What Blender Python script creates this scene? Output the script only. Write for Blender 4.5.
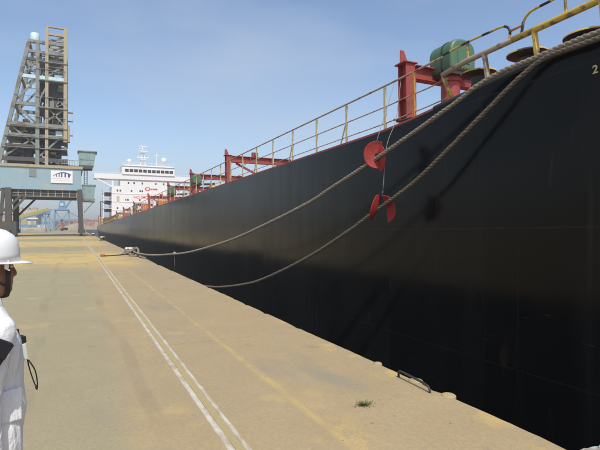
import bpy, bmesh, math, random
from mathutils import Vector, Matrix
random.seed(7)
R = math.radians
sc = bpy.context.scene
for o in list(bpy.data.objects): bpy.data.objects.remove(o)

# ------------------------------------------------------------------ camera
cd = bpy.data.cameras.new('camera'); cam = bpy.data.objects.new('camera', cd)
sc.collection.objects.link(cam); sc.camera = cam
cam.location = (0, 0, 1.65)
cam.rotation_euler = (R(90.24), 0, R(-25.58))
cd.sensor_width = 36; cd.lens = 28.2; cd.clip_start = .05; cd.clip_end = 9000
sc.render.resolution_x = 1024; sc.render.resolution_y = 768

# ------------------------------------------------------------------ sky and sun
SUN_EL, SUN_AZ = 56.0, 190.0        # sun behind the camera, to its left (azimuth clockwise from +Y)
w = bpy.data.worlds.new('World'); sc.world = w; w.use_nodes = True
nt = w.node_tree; nt.nodes.clear()
out = nt.nodes.new('ShaderNodeOutputWorld'); bg = nt.nodes.new('ShaderNodeBackground')
sky = nt.nodes.new('ShaderNodeTexSky'); sky.sky_type = 'NISHITA'; sky.sun_disc = False
sky.sun_elevation = R(SUN_EL); sky.sun_rotation = R(SUN_AZ)
sky.air_density = 1.0; sky.dust_density = 1.8; sky.ozone_density = 2.0; sky.altitude = 5
tc = nt.nodes.new('ShaderNodeTexCoord'); mp = nt.nodes.new('ShaderNodeMapping')
mp.inputs['Scale'].default_value = (1.0, 1.0, 3.2); mp.inputs['Rotation'].default_value = (0.35, 0.45, .5)
nz = nt.nodes.new('ShaderNodeTexNoise'); nz.inputs['Scale'].default_value = 1.6; nz.inputs['Detail'].default_value = 6
cr = nt.nodes.new('ShaderNodeValToRGB'); cr.color_ramp.elements[0].position = .44; cr.color_ramp.elements[1].position = .78
cr.color_ramp.elements[0].color = (.0,.0,.0,1); cr.color_ramp.elements[1].color = (.62, .62, .62, 1)
mx = nt.nodes.new('ShaderNodeMix'); mx.data_type = 'RGBA'
mx.inputs['B'].default_value = (3.1, 3.55, 4.15, 1)
nt.links.new(tc.outputs['Generated'], mp.inputs[0]); nt.links.new(mp.outputs[0], nz.inputs['Vector'])
nt.links.new(nz.outputs['Fac'], cr.inputs[0]); nt.links.new(cr.outputs[0], mx.inputs['Factor'])
nt.links.new(sky.outputs[0], mx.inputs['A']); nt.links.new(mx.outputs['Result'], bg.inputs[0])
nt.links.new(bg.outputs[0], out.inputs[0]); bg.inputs[1].default_value = .14
sd = bpy.data.lights.new('sun', 'SUN'); sd.energy = 3.0; sd.angle = R(.53); sd.color = (1, .95, .87)
sun = bpy.data.objects.new('sun', sd); sc.collection.objects.link(sun)
S = Vector((math.cos(R(SUN_EL))*math.sin(R(SUN_AZ)), math.cos(R(SUN_EL))*math.cos(R(SUN_AZ)), math.sin(R(SUN_EL))))
sun.rotation_euler = (-S).to_track_quat('-Z', 'Y').to_euler(); sun.location = (0, -20, 40)
vs = sc.view_settings; vs.view_transform = 'Standard'; vs.look = 'None'; vs.gamma = 1; vs.exposure = 0.38
sc.render.engine = 'CYCLES'

# ------------------------------------------------------------------ helpers
COL = sc.collection
class MB:
    def __init__(s): s.v = []; s.f = []
    def add(s, vs_, fs):
        n = len(s.v); s.v += [tuple(p) for p in vs_]; s.f += [tuple(i+n for i in f) for f in fs]; return s
    def box(s, x0, x1, y0, y1, z0, z1):
        return s.add([(x0,y0,z0),(x1,y0,z0),(x1,y1,z0),(x0,y1,z0),(x0,y0,z1),(x1,y0,z1),(x1,y1,z1),(x0,y1,z1)],
            [(0,3,2,1),(4,5,6,7),(0,1,5,4),(1,2,6,5),(2,3,7,6),(3,0,4,7)])
    def bar(s, p, q, w, h=None, up=(0,0,1)):
        p = Vector(p); q = Vector(q); h = h or w; d = (q-p).normalized(); up = Vector(up)
        if abs(d.dot(up)) > .98: up = Vector((0,1,0))
        a = d.cross(up).normalized()*w/2; b = a.cross(d).normalized()*h/2
        return s.add([p-a-b,p+a-b,p+a+b,p-a+b,q-a-b,q+a-b,q+a+b,q-a+b],
            [(0,3,2,1),(4,5,6,7),(0,1,5,4),(1,2,6,5),(2,3,7,6),(3,0,4,7)])
    def tube(s, pts, r, n=8, caps=True):
        pts = [Vector(p) for p in pts]; m = len(pts)
        rr = r if isinstance(r, (list, tuple)) else [r]*m
        t0 = (pts[1]-pts[0]).normalized(); ref = Vector((0,0,1)) if abs(t0.z) < .9 else Vector((1,0,0))
        a = t0.cross(ref).normalized(); V = []
        for i, p in enumerate(pts):
            t = (pts[min(i+1,m-1)]-pts[max(i-1,0)]).normalized()
            a = (a - t*a.dot(t)).normalized(); b = t.cross(a)
            for k in range(n):
                an = 2*math.pi*k/n; V.append(p+(a*math.cos(an)+b*math.sin(an))*rr[i])
        F = [(i*n+k, i*n+(k+1)%n, (i+1)*n+(k+1)%n, (i+1)*n+k) for i in range(m-1) for k in range(n)]
        if caps: F += [tuple(range(n-1,-1,-1)), tuple((m-1)*n+k for k in range(n))]
        return s.add(V, F)
    def lathe(s, prof, c=(0,0,0), n=24, axis=None):
        M = Matrix.Identity(3)
        if axis is not None: M = Vector((0,0,1)).rotation_difference(Vector(axis)).to_matrix()
        c = Vector(c); V = []
        for r, z in prof:
            for k in range(n):
                an = 2*math.pi*k/n; V.append(c+M@Vector((r*math.cos(an), r*math.sin(an), z)))
        m = len(prof)
        F = [(i*n+k, i*n+(k+1)%n, (i+1)*n+(k+1)%n, (i+1)*n+k) for i in range(m-1) for k in range(n)]
        F += [tuple(range(n-1,-1,-1)), tuple((m-1)*n+k for k in range(n))]
        return s.add(V, F)
    def prism(s, poly, d):
        n = len(poly); d = Vector(d); V = [Vector(p) for p in poly]+[Vector(p)+d for p in poly]
        return s.add(V, [tuple(range(n-1,-1,-1)), tuple(range(n,2*n))]+[(k,(k+1)%n,n+(k+1)%n,n+k) for k in range(n)])
    def mesh(s, name, smooth=False, off=(0,0,0)):
        me = bpy.data.meshes.new(name)
        ox, oy, oz = off
        me.from_pydata([(x-ox,y-oy,z-oz) for x,y,z in s.v], [], s.f); me.validate()
        bm = bmesh.new(); bm.from_mesh(me); bmesh.ops.recalc_face_normals(bm, faces=bm.faces)
        bm.to_mesh(me); bm.free()
        if smooth:
            for p in me.polygons: p.use_smooth = True
        return me
    def build(s, name, mt, parent=None, smooth=False, off=(0,0,0), bevel=0, loc=None):
        me = s.mesh(name, smooth, off); me.materials.append(mt)
        return link(name, me, parent, loc, bevel)
def link(name, me, parent=None, loc=None, bevel=0):
    o = bpy.data.objects.new(name, me); COL.objects.link(o)
    if parent: o.parent = parent
    if loc: o.location = loc
    if bevel:
        b = o.modifiers.new('bevel', 'BEVEL'); b.width = bevel; b.segments = 2; b.limit_method = 'ANGLE'; b.angle_limit = R(40)
    return o
def spline(pts, step):
    P = [Vector(p) for p in pts]; P = [P[0]*2-P[1]]+P+[P[-1]*2-P[-2]]; res = []
    for i in range(1, len(P)-2):
        n = max(2, int((P[i+1]-P[i]).length/step))
        for q in range(n):
            t = q/n; a,b,c,d = P[i-1],P[i],P[i+1],P[i+2]
            res.append(.5*((2*b)+(c-a)*t+(2*a-5*b+4*c-d)*t*t+(3*b-a-3*c+d)*t**3))
    res.append(P[-2]); return res
def smooth_angle(o, a=35):
    for p in o.data.polygons: p.use_smooth = True
    try: o.data.set_sharp_from_angle(angle=R(a))
    except Exception: pass
    return o
def tag(o, label, cat, group=None, kind=None):
    if label: o['label'] = label
    if cat: o['category'] = cat
    if group: o['group'] = group
    if kind: o['kind'] = kind
    return o
def empty(name, loc=(0,0,0), label=None, cat=None, group=None):
    o = bpy.data.objects.new(name, None); COL.objects.link(o); o.location = loc; o.empty_display_size = .3
    return tag(o, label, cat, group)

# ------------------------------------------------------------------ materials
class N:
    def __init__(s, name):
        s.m = bpy.data.materials.new(name); s.m.use_nodes = True; s.t = s.m.node_tree
        s.b = s.t.nodes['Principled BSDF']; s.pos = s.new('ShaderNodeNewGeometry').outputs['Position']
        s.obj = s.new('ShaderNodeTexCoord').outputs['Object']
    def new(s, k): return s.t.nodes.new(k)
    def lk(s, a, b): s.t.links.new(a, b)
    def setin(s, sock, v):
        if hasattr(v, 'is_linked'): s.lk(v, sock)
        else: sock.default_value = v
    def noise(s, scale, detail=5, vec=None, rough=.55, dist=0, stretch=None):
        v = vec or s.pos
        if stretch:
            m = s.new('ShaderNodeMapping'); m.inputs['Scale'].default_value = stretch; s.lk(v, m.inputs[0]); v = m.outputs[0]
        n = s.new('ShaderNodeTexNoise'); n.inputs['Scale'].default_value = scale; n.inputs['Detail'].default_value = detail
        n.inputs['Roughness'].default_value = rough; n.inputs['Distortion'].default_value = dist
        s.lk(v, n.inputs['Vector']); return n.outputs['Fac']
    def math(s, op, a, b=0, c=0, clamp=False):
        n = s.new('ShaderNodeMath'); n.operation = op; n.use_clamp = clamp
        for i, x in enumerate((a, b, c)): s.setin(n.inputs[i], x)
        return n.outputs[0]
    def smooth(s, v, a, b):
        n = s.new('ShaderNodeMapRange'); n.interpolation_type = 'SMOOTHSTEP'
        s.setin(n.inputs['Value'], v); n.inputs['From Min'].default_value = a; n.inputs['From Max'].default_value = b
        return n.outputs['Result']
    def mix(s, f, a, b, mode='MIX'):
        n = s.new('ShaderNodeMix'); n.data_type = 'RGBA'; n.blend_type = mode
        s.setin(n.inputs['Factor'], f)
        for k, x in (('A', a), ('B', b)):
            if isinstance(x, tuple) and len(x) == 3: x = (*x, 1)
            s.setin(n.inputs[k], x)
        return n.outputs['Result']
    def bump(s, h, strength=.3, dist=.01):
        n = s.new('ShaderNodeBump'); n.inputs['Strength'].default_value = strength; n.inputs['Distance'].default_value = dist
        s.lk(h, n.inputs['Height'])
        if s.b.inputs['Normal'].is_linked: s.lk(s.b.inputs['Normal'].links[0].from_socket, n.inputs['Normal'])
        s.lk(n.outputs[0], s.b.inputs['Normal'])
    def xyz(s, v=None):
        n = s.new('ShaderNodeSeparateXYZ'); s.lk(v or s.pos, n.inputs[0]); return n.outputs
    def done(s, col, rough=.6, metal=0, spec=.5):
        if isinstance(col, tuple) and len(col) == 3: col = (*col, 1)
        s.setin(s.b.inputs['Base Color'], col); s.setin(s.b.inputs['Roughness'], rough)
        s.b.inputs['Metallic'].default_value = metal; s.b.inputs['Specular IOR Level'].default_value = spec
        return s.m

def painted(name, col, rust=(.16,.06,.03), wear=.62, scale=3, rough=.5, var=.25, metal=0, soft=.1, bump=.15):
    k = N(name)
    n1 = k.noise(scale, 6); n2 = k.noise(scale*6, 4)
    dark = tuple(c*(1-var) for c in col)
    base = k.mix(n2, dark, col)
    m = k.smooth(n1, wear, wear+soft)
    c = k.mix(m, base, rust)
    k.bump(n2, bump, .01)
    return k.done(c, k.math('ADD', rough, k.math('MULTIPLY', m, .3)), metal)

M = {}
M['red'] = painted('red_deck_paint', (.33,.055,.045), rust=(.17,.055,.035), wear=.54, scale=2.6, rough=.55, soft=.16)
M['green'] = painted('green_machinery_paint', (.075,.165,.09), rust=(.13,.16,.10), wear=.56, scale=4, rough=.5, soft=.15)
M['cream'] = painted('cream_rail_paint', (.62,.52,.30), rust=(.28,.12,.05), wear=.60, scale=5, rough=.5)
M['pipe_top'] = painted('weathered_rail_pipe', (.40,.33,.24), rust=(.2,.1,.06), wear=.52, scale=4, rough=.5)
M['orange'] = painted('orange_primer', (.55,.22,.06), rust=(.4,.12,.04), wear=.55, scale=6)
M['yellow'] = painted('yellow_safety_paint', (.62,.42,.06), rust=(.20,.13,.07), wear=.50, scale=6)
M['white'] = painted('white_ship_paint', (.80,.79,.76), rust=(.62,.55,.46), wear=.70, scale=.5, rough=.45, var=.06, bump=.03)
M['dark'] = painted('dark_steel', (.035,.034,.032), rust=(.08,.05,.03), wear=.6, scale=6, rough=.55)
M['rat_red'] = painted('rat_guard_red', (.36,.028,.024), rust=(.13,.04,.03), wear=.50, scale=7, rough=.65, soft=.22)
M['crane_steel'] = painted('weathered_crane_steel', (.235,.255,.235), rust=(.17,.14,.105), wear=.50, scale=.9, rough=.65)
M['crane_dark'] = painted('grimy_crane_steel', (.085,.08,.07), rust=(.12,.08,.05), wear=.55, scale=1.2, rough=.7)
M['crane_tan'] = painted('dusty_tan_crane_steel', (.43,.36,.23), rust=(.28,.22,.15), wear=.55, scale=1.0, rough=.7)
M['crane_blue'] = painted('faded_blue_cladding', (.28,.40,.46), rust=(.33,.39,.40), wear=.5, scale=.5, rough=.55, var=.12)
M['cab_green'] = painted('pale_green_cab', (.25,.38,.37), rust=(.22,.26,.21), wear=.52, scale=1.3, rough=.5)
M['pale_cyan'] = painted('pale_cyan_paint', (.55,.72,.74), rust=(.4,.45,.42), wear=.65, scale=1, rough=.5)
M['harbour_blue'] = painted('harbour_crane_blue', (.17,.33,.49), rust=(.2,.28,.36), wear=.62, scale=.4, rough=.5)
M['conveyor_yellow'] = painted('faded_yellow', (.50,.43,.16), rust=(.36,.32,.17), wear=.62, scale=.4)
M['shed'] = painted('shed_cladding', (.42,.38,.32), rust=(.34,.28,.22), wear=.52, scale=.12, rough=.8)
M['shed_white'] = painted('whitewashed_shed', (.66,.65,.62), rust=(.5,.47,.42), wear=.55, scale=.15, rough=.8)
M['brown'] = painted('rust_brown_steel', (.30,.13,.08), rust=(.4,.25,.16), wear=.5, scale=.3, rough=.7)
M['tarp'] = painted('dusty_tarpaulin', (.38,.33,.24), rust=(.28,.25,.2), wear=.5, scale=.5, rough=.85)
M['ink'] = N('logo_blue').done((.06,.08,.22), .6)
M['ink_pale'] = N('print_grey').done((.45,.42,.46), .6)
M['red_letter'] = N('red_lettering').done((.62,.06,.05), .5)
M['yellow_letter'] = N('yellow_lettering').done((.62,.5,.2), .6)
M['black'] = N('black_fabric').done((.012,.012,.014), .7)
M['black_paint'] = painted('black_band_paint', (.02,.02,.02), rust=(.2,.12,.05), wear=.66, scale=9)
k = N('window_glass'); M['glass'] = k.done((.03,.035,.04), .08)
k = N('board_white'); M['board'] = k.done(k.mix(k.noise(1.5), (.72,.70,.66), (.8,.79,.77)), .6)

# hull: glossy black paint with plating waviness, streaks and dust
k = N('black_hull_paint')
x, y, z = k.xyz()
st = k.noise(1.0, 6, stretch=(1, .7, .14), dist=.4); st2 = k.noise(.22, 5)
c = k.mix(k.smooth(st, .45, .75), (.0040,.0039,.0038), (.0105,.0102,.0095))
c = k.mix(k.smooth(st2, .45, .7), c, (.012,.0115,.011))
c = k.mix(k.math('MULTIPLY', k.smooth(k.noise(1.3, 6, stretch=(1,1.6,.09), dist=.3), .60, .76), .5), c, (.042,.033,.026))
seam = k.math('MAXIMUM', k.smooth(k.math('ABSOLUTE', k.math('SUBTRACT', k.math('MODULO', k.math('ADD', k.math('ADD', z, k.math('MULTIPLY', y, .0131)), 8.87), 2.35), 1.17)), .022, .008),
           k.smooth(k.math('ABSOLUTE', k.math('SUBTRACT', k.math('MODULO', k.math('ADD', y, 30), 9.4), 4.7)), .022, .008))
dr = k.math('MULTIPLY', k.smooth(k.noise(2.2, 4, stretch=(1,2.4,.05), dist=.2), .56, .70), k.smooth(k.noise(.3, 4), .42, .6))
c = k.mix(k.math('MULTIPLY', dr, .4), c, (.026,.024,.021))
rs = k.math('MULTIPLY', k.smooth(k.noise(3.0, 6, stretch=(1,1.2,.25)), .63, .70), k.smooth(k.noise(.5, 3), .5, .62))
c = k.mix(k.math('MULTIPLY', rs, .5), c, (.035,.02,.014))
scuff = k.math('MULTIPLY', k.smooth(k.noise(7, 4, stretch=(1,.25,2.2)), .68, .72), k.smooth(k.noise(.7, 2), .5, .6))
c = k.mix(k.math('MULTIPLY', scuff, .5), c, (.07,.065,.06))
c = k.mix(k.math('MULTIPLY', seam, .22), c, (.03,.028,.026))
k.bump(seam, .10, .01)
k.bump(k.noise(.55, 2, stretch=(1,1,.8)), .16, .08)
fr_ = k.math('MULTIPLY', k.math('ABSOLUTE', k.math('SINE', k.math('MULTIPLY', y, 3.93))), k.smooth(k.noise(.25, 3), .3, .7))
k.bump(fr_, .10, .03)
k.bump(k.noise(14, 5), .05, .01)
M['hull'] = k.done(c, k.math('ADD', k.math('ADD', .07, k.math('MULTIPLY', k.noise(.8, 5, stretch=(1,.8,.3)), .24)), k.math('MULTIPLY', dr, .08)), 0, .17)
k.b.inputs['Specular Tint'].default_value = (1,.90,.78,1); k.b.inputs['Sheen Weight'].default_value = .02; k.b.inputs['Sheen Roughness'].default_value = .45; k.b.inputs['Sheen Tint'].default_value = (.85,.86,.78,1)

# quay concrete with spilled grain
k = N('quay_concrete')
x, y, z = k.xyz()
n_big = k.noise(.35, 6); n_mid = k.noise(1.6, 6); n_fine = k.noise(24, 5, rough=.7); n_spk = k.noise(90, 2)
warm = k.mix(n_mid, (.320,.236,.122), (.425,.328,.182)); grey = k.mix(n_mid, (.270,.236,.134), (.350,.310,.182))
side = k.smooth(k.math('ADD', x, k.math('MULTIPLY', k.math('SUBTRACT', n_big, .5), .7)), .28, .62)
base = k.mix(side, grey, warm)
wn = k.new('ShaderNodeTexWhiteNoise'); wn.noise_dimensions = '2D'
cv = k.new('ShaderNodeCombineXYZ'); k.lk(k.math('FLOOR', k.math('DIVIDE', k.math('ADD', y, 40), 5.5)), cv.inputs[0]); k.lk(k.math('FLOOR', k.math('DIVIDE', k.math('SUBTRACT', x, 1.875), 3.05)), cv.inputs[1])
k.lk(cv.outputs[0], wn.inputs['Vector'])
base = k.mix(k.math('MULTIPLY', wn.outputs['Value'], .22), base, (.27,.215,.14))
base = k.mix(k.smooth(k.noise(.9, 5, stretch=(1,.35,1)), .54, .72), base, (.265,.235,.165))
base = k.mix(k.math('MULTIPLY', k.math('SUBTRACT', n_fine, .36), 1.6, clamp=True), base, (.235,.19,.125))
base = k.mix(k.math('MULTIPLY', k.smooth(k.noise(45, 3), .60, .68), .35), base, (.19,.15,.10))
base = k.mix(k.math('MULTIPLY', k.smooth(n_spk, .60, .70), .45), base, (.52,.45,.34))
grainc = k.mix(n_fine, (.42,.295,.095), (.58,.43,.165))
# cross bands of spilled grain where trucks are loaded
yd = k.math('ADD', y, k.math('MULTIPLY', k.math('SUBTRACT', k.noise(.12, 4), .5), 13))
def band(a, b, e): return k.math('MULTIPLY', k.smooth(yd, a, a+e), k.smooth(yd, b+e, b))
bands = k.math('ADD', band(19, 31, 5), band(42, 60, 3)); bands = k.math('ADD', bands, band(70, 84, 5)); bands = k.math('ADD', bands, k.math('MULTIPLY', band(95, 130, 6), .8))
bands = k.math('MULTIPLY', bands, k.math('MULTIPLY', k.smooth(x, 3.6, 1.6), k.smooth(k.noise(.5, 6), .28, .55)))
# narrow trail in the slab joint
xt = k.math('SUBTRACT', x, k.math('ADD', 1.875, k.math('MULTIPLY', k.math('SUBTRACT', k.noise(.9, 5), .5), .10)))
wid = k.math('MULTIPLY', k.smooth(k.noise(.22, 2), .25, .8), .045)
trail = k.smooth(k.math('SUBTRACT', k.math('ABSOLUTE', xt), wid), .045, -.02)
gran = k.smooth(k.noise(70, 3), .42, .58)
trail = k.math('MULTIPLY', k.math('MULTIPLY', trail, k.smooth(k.noise(3, 5), .3, .6)), k.math('ADD', .38, k.math('MULTIPLY', gran, .45)))
spill = k.math('MULTIPLY', k.math('MULTIPLY', k.smooth(xt, -.02, .06), k.smooth(xt, .45, .05)), k.smooth(y, 4.6, 3.2))
spill = k.math('MULTIPLY', spill, k.math('MULTIPLY', k.smooth(k.noise(5, 6), .42, .6), gran))
# dust by the rail and by the coping
near_rail = k.math('MULTIPLY', k.math('MULTIPLY', k.smooth(x, .15, .95), k.smooth(x, 1.45, 1.1)), k.smooth(k.noise(1.3, 7, rough=.65), .50, .70))
cope = k.math('MULTIPLY', k.smooth(x, 2.9, 3.25), k.smooth(k.noise(2.2, 6), .52, .66))
loose = k.math('MULTIPLY', k.math('MULTIPLY', k.smooth(k.noise(.75, 8, rough=.7), .56, .68), k.math('ADD', .35, k.math('MULTIPLY', k.smooth(k.noise(60, 3), .45, .6), .65))), .7)
g = k.math('MAXIMUM', bands, k.math('MAXIMUM', trail, k.math('MAXIMUM', spill, k.math('MAXIMUM', k.math('MULTIPLY', near_rail, .55), k.math('MAXIMUM', k.math('MULTIPLY', cope, .7), loose)))))
g = k.math('MULTIPLY', g, k.math('ADD', .55, k.math('MULTIPLY', n_fine, .7)), clamp=True)
col = k.mix(g, base, grainc)
jt = k.math('ABSOLUTE', k.math('SUBTRACT', k.math('MODULO', k.math('ADD', k.math('ADD', y, 40), k.math('MULTIPLY', k.noise(2.5, 4), .06)), 5.5), 2.75))
joint = k.math('MULTIPLY', k.smooth(jt, .022, .006), k.math('MULTIPLY', k.smooth(x, 1.18, 1.2), k.smooth(k.noise(4, 4), .35, .55)))
col = k.mix(k.math('MULTIPLY', joint, .45), col, (.15,.12,.08))
vc = k.new('ShaderNodeTexVoronoi'); vc.feature = 'DISTANCE_TO_EDGE'; vc.inputs['Scale'].default_value = .45
nv = k.new('ShaderNodeTexNoise'); nv.inputs['Scale'].default_value = 2.2; nv.inputs['Detail'].default_value = 6; k.lk(k.pos, nv.inputs['Vector'])
av = k.new('ShaderNodeVectorMath'); av.operation = 'MULTIPLY_ADD'; k.lk(nv.outputs['Color'], av.inputs[0]); av.inputs[1].default_value = (.7,.7,.7); k.lk(k.pos, av.inputs[2]); k.lk(av.outputs[0], vc.inputs['Vector'])
crack = k.math('MULTIPLY', k.smooth(vc.outputs['Distance'], .006, .001), k.smooth(k.noise(.5, 3), .5, .62))
col = k.mix(k.math('MULTIPLY', crack, .5), col, (.13,.10,.07))
wob = k.math('MULTIPLY', k.math('SUBTRACT', k.noise(.08, 2), .5), 1.6)
for xt_, wt_ in ((-.55,.11),(-2.3,.11),(-3.4,.14),(.55,.10)):
    ty = k.smooth(k.math('ABSOLUTE', k.math('SUBTRACT', k.math('ADD', x, wob), xt_)), wt_, wt_*.5)
    ty = k.math('MULTIPLY', ty, k.smooth(k.noise(2.0, 6, stretch=(1,.25,1)), .42, .62))
    col = k.mix(k.math('MULTIPLY', ty, .22), col, (.14,.12,.09))
oil = k.math('MULTIPLY', k.smooth(k.noise(1.1, 5), .66, .72), .4); col = k.mix(oil, col, (.15,.125,.09))
stain = k.math('MULTIPLY', k.smooth(k.noise(2.6, 7, rough=.7), .60, .70), .28)
col = k.mix(stain, col, (.20,.165,.115))
k.bump(n_fine, .35, .004); k.bump(n_spk, .25, .003); k.bump(n_mid, .2, .02)
M['quay'] = k.done(col, .85, 0, .3)

k = N('quay_wall_concrete'); M['wall'] = k.done(k.mix(k.noise(1.2, 6, stretch=(1,1,.3)), (.05,.045,.04), (.13,.12,.10)), .8)
k = N('harbour_water'); k.bump(k.noise(.9, 4), .4, .12); k.bump(k.noise(5, 3), .2, .03); M['water'] = k.done((.012,.02,.018), .06)
k = N('rope_fibre'); k.bump(k.noise(160, 3), .8, .01)
M['rope'] = k.done(k.mix(k.noise(30, 5), (.15,.125,.095), (.36,.315,.25)), .95, 0, .1)
k = N('dark_rope_fibre'); k.bump(k.noise(160, 3), .8, .01); M['rope_dark'] = k.done(k.mix(k.noise(24, 5), (.085,.068,.048), (.23,.19,.14)), .95, 0, .1)  # same fibre in a darker brown, for the lower rope
k = N('thin_cord'); M['cord'] = k.done((.26,.24,.21), .9)
k = N('worn_rail_paint')
nn = k.noise(14, 7, rough=.75, stretch=(1,.3,1)); M['rail_white'] = k.done(k.mix(k.smooth(nn, .34, .66), (.35,.285,.185), (.53,.49,.41)), .8)
k = N('grain_fill'); nn = k.noise(80, 4)
k.bump(nn, .6, .005); M['grain'] = k.done(k.mix(nn, (.27,.215,.10), (.43,.345,.17)), .9)
k = N('old_concrete_lump'); nn = k.noise(30, 5); k.bump(nn, .5, .006); M['lump'] = k.done(k.mix(nn, (.27,.22,.15), (.42,.35,.25)), .9)
k = N('grass_blade'); M['grass'] = k.done(k.mix(k.noise(40), (.05,.10,.02), (.12,.16,.04)), .6)
k = N('pebble'); M['pebble'] = k.done(k.mix(k.noise(60), (.10,.07,.05), (.33,.25,.17)), .9)
k = N('bollard_paint'); nn = k.noise(5, 6); M['bollard'] = k.done(k.mix(k.smooth(nn, .5, .62), (.62,.60,.55), (.22,.15,.1)), .7)
k = N('helmet_plastic'); nn = k.noise(30, 6, vec=k.obj); M['helmet'] = k.done(k.mix(k.math('MULTIPLY', k.smooth(nn, .58, .66), .35), (.80,.81,.80), (.5,.48,.44)), .34)
k = N('coverall_cotton'); nn = k.noise(9, 5, vec=k.obj); k.bump(nn, .6, .03); k.bump(k.noise(5, 3, vec=k.obj, dist=2.0, stretch=(1,1,.5)), .5, .05); k.bump(k.noise(350, 2, vec=k.obj), .2, .001)
M['cotton'] = k.done(k.mix(nn, (.70,.70,.72), (.80,.80,.81)), .9, 0, .15)
k = N('skin'); M['skin'] = k.done(k.mix(k.noise(40, vec=k.obj), (.24,.115,.07), (.33,.165,.105)), .5)
k = N('hair'); M['hair'] = k.done((.012,.01,.009), .6)
k = N('pale_fender'); M['pale_fender'] = k.done(k.mix(k.noise(6), (.48,.60,.50), (.66,.74,.66)), .5)

# ------------------------------------------------------------------ ground, quay, water
def xnoise(y): return .018*math.sin(y*1.7)*math.sin(y*.43+1)
m = MB()
ys = []; yy = -40.0
while yy < 70: ys.append(yy); yy += .09 if -1 < yy < 14 else .35
ys += [90, 120, 200, 320, 3000]
edge = []
chip = 0
for yy in ys:
    if random.random() < .10: chip = random.uniform(.02, .09)
    e = 3.32 - chip*random.uniform(.6,1) - random.uniform(0,.008) - .006*math.sin(yy*2.1); chip *= .55
    edge.append(e)
V = []; F = []
for yy, e in zip(ys, edge):
    V += [(-2500,yy,0), (-6,yy,0), (e-.02,yy,0), (e,yy,-.018), (3.325,yy,-.14)]
for i in range(len(ys)-1):
    for q in range(4): F.append((i*5+q, i*5+q+1, (i+1)*5+q+1, (i+1)*5+q))
m.add(V, F); m.add([(3.32,320,0),(2500,320,0),(2500,3000,0),(3.32,3000,0)], [(0,1,2,3)])
m.add([(-2500,-300,0),(3.3,-300,0),(3.3,-40,0),(-2500,-40,0)], [(0,1,2,3)])
ground = m.build('ground', M['quay']); tag(ground, 'sandy concrete quay apron dusted with spilled yellow grain', None, kind='structure')
m = MB().box(2.6, 3.318, -300, 320, -9, -.139); m.box(3.318, 2500, 320.01, 321, -9, -.01)
tag(m.build('quay_wall', M['wall']), 'vertical concrete quay wall below the coping', None, kind='structure')
m = MB(); m.add([(3.0,-1500,-3.3),(2500,-1500,-3.3),(2500,321,-3.3),(3.0,321,-3.3)], [(0,1,2,3)])
tag(m.build('water', M['water']), 'dark harbour water between quay and ship', None, kind='structure')

# crane rail let into the quay: two worn pale edge strips with grain packed between them
t = empty('crane_rail', (1.10, 40, 0), 'worn white edged crane rail packed with yellow grain along the quay', 'rail')
for a, b, h in ((1.022, 1.076, .007), (1.142, 1.184, .010)):
    m = MB(); V = []; F = []; yy = -15.0; n = 0
    while yy < 260:
        j = random.uniform(-.003,.003); j2 = random.uniform(-.003,.003)
        V += [(a+j,yy,.0005),(a+j+.006,yy,h),(b+j2-.006,yy,h),(b+j2,yy,.0005)]; n += 1
        yy += .12 if yy < 15 else 1.5
    F = [(i*4+q,i*4+q+1,(i+1)*4+q+1,(i+1)*4+q) for i in range(n-1) for q in range(3)]
    m.add(V, F); m.build('edge_strip', M['rail_white'], t, off=(1.10,40,0))
MB().box(1.0765,1.1415,-15,260,-.01,.0045).build('grain_fill', M['grain'], t, off=(1.10,40,0))
# landside crane rail
m = MB().box(-10.36,-10.30,60,260,-.01,.006); m.box(-10.24,-10.18,60,260,-.01,.006)
tag(m.build('crane_rail', M['rail_white']), 'distant landside crane rail under the far crane leg', 'rail')

# mooring handle
m = MB(); h = .075
P = [(3.205,4.19,-.02),(3.205,4.19,h-.02),(3.205,4.175,h),(3.20,4.10,h+.004),(3.195,3.95,h),(3.19,3.78,h-.005),(3.188,3.69,h-.02),(3.186,3.665,h-.05),(3.186,3.66,-.02)]
m.tube(P, .0125, 8); o = m.build('mooring_ring', M['dark'], smooth=True, off=(3.195,3.93,0), loc=(3.195,3.93,0))
tag(o, 'bent steel bar handle fixed beside the quay edge', 'mooring handle')
for (yy, r, lab) in ((4.02,.075,'rounded concrete lug on quay edge right behind the bar handle'), (3.53,.07,'rounded concrete lug on quay edge nearest to the camera'), (4.72,.05,'small flat concrete lug on quay edge beyond the bar handle')):
    m = MB(); prof = [(r*1.05,-.05),(r*1.05,0),(r*.93,.008),(r*.7,.015),(r*.3,.020),(.004,.021)]
    m.lathe(prof, (3.30,yy,0), 18); o = m.build('edge_lug', M['quay'], smooth=True, off=(3.30,yy,0), loc=(3.30,yy,0))
    tag(o, lab, 'concrete lug', 'rounded lugs along the quay edge')
# pale round fender hung on the wall, bottom right corner
cx_, cy_, cz_ = 3.60, 2.215, -.19
t = empty('hanging_fender', (cx_,cy_,cz_-.16), 'pale green round fender hanging against the quay wall', 'fender')
m = MB(); m.lathe([(.005,-.2)]+[(.17*math.cos(a), .17*math.sin(a)) for a in [R(q) for q in range(-80,81,10)]]+[(.03,.185),(.004,.19)], (cx_,cy_,cz_), 24)
m.build('float_body', M['pale_fender'], t, True, off=(cx_,cy_,cz_-.16))
m = MB(); m.tube([(cx_,cy_,cz_+.17),(cx_-.1,cy_,cz_+.18),(3.37,cy_,.02),(3.30,cy_,.012),(3.0,cy_-.3,.012)], .008, 6); m.build('lanyard', M['cord'], t, True, off=(cx_,cy_,cz_-.16))

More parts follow.
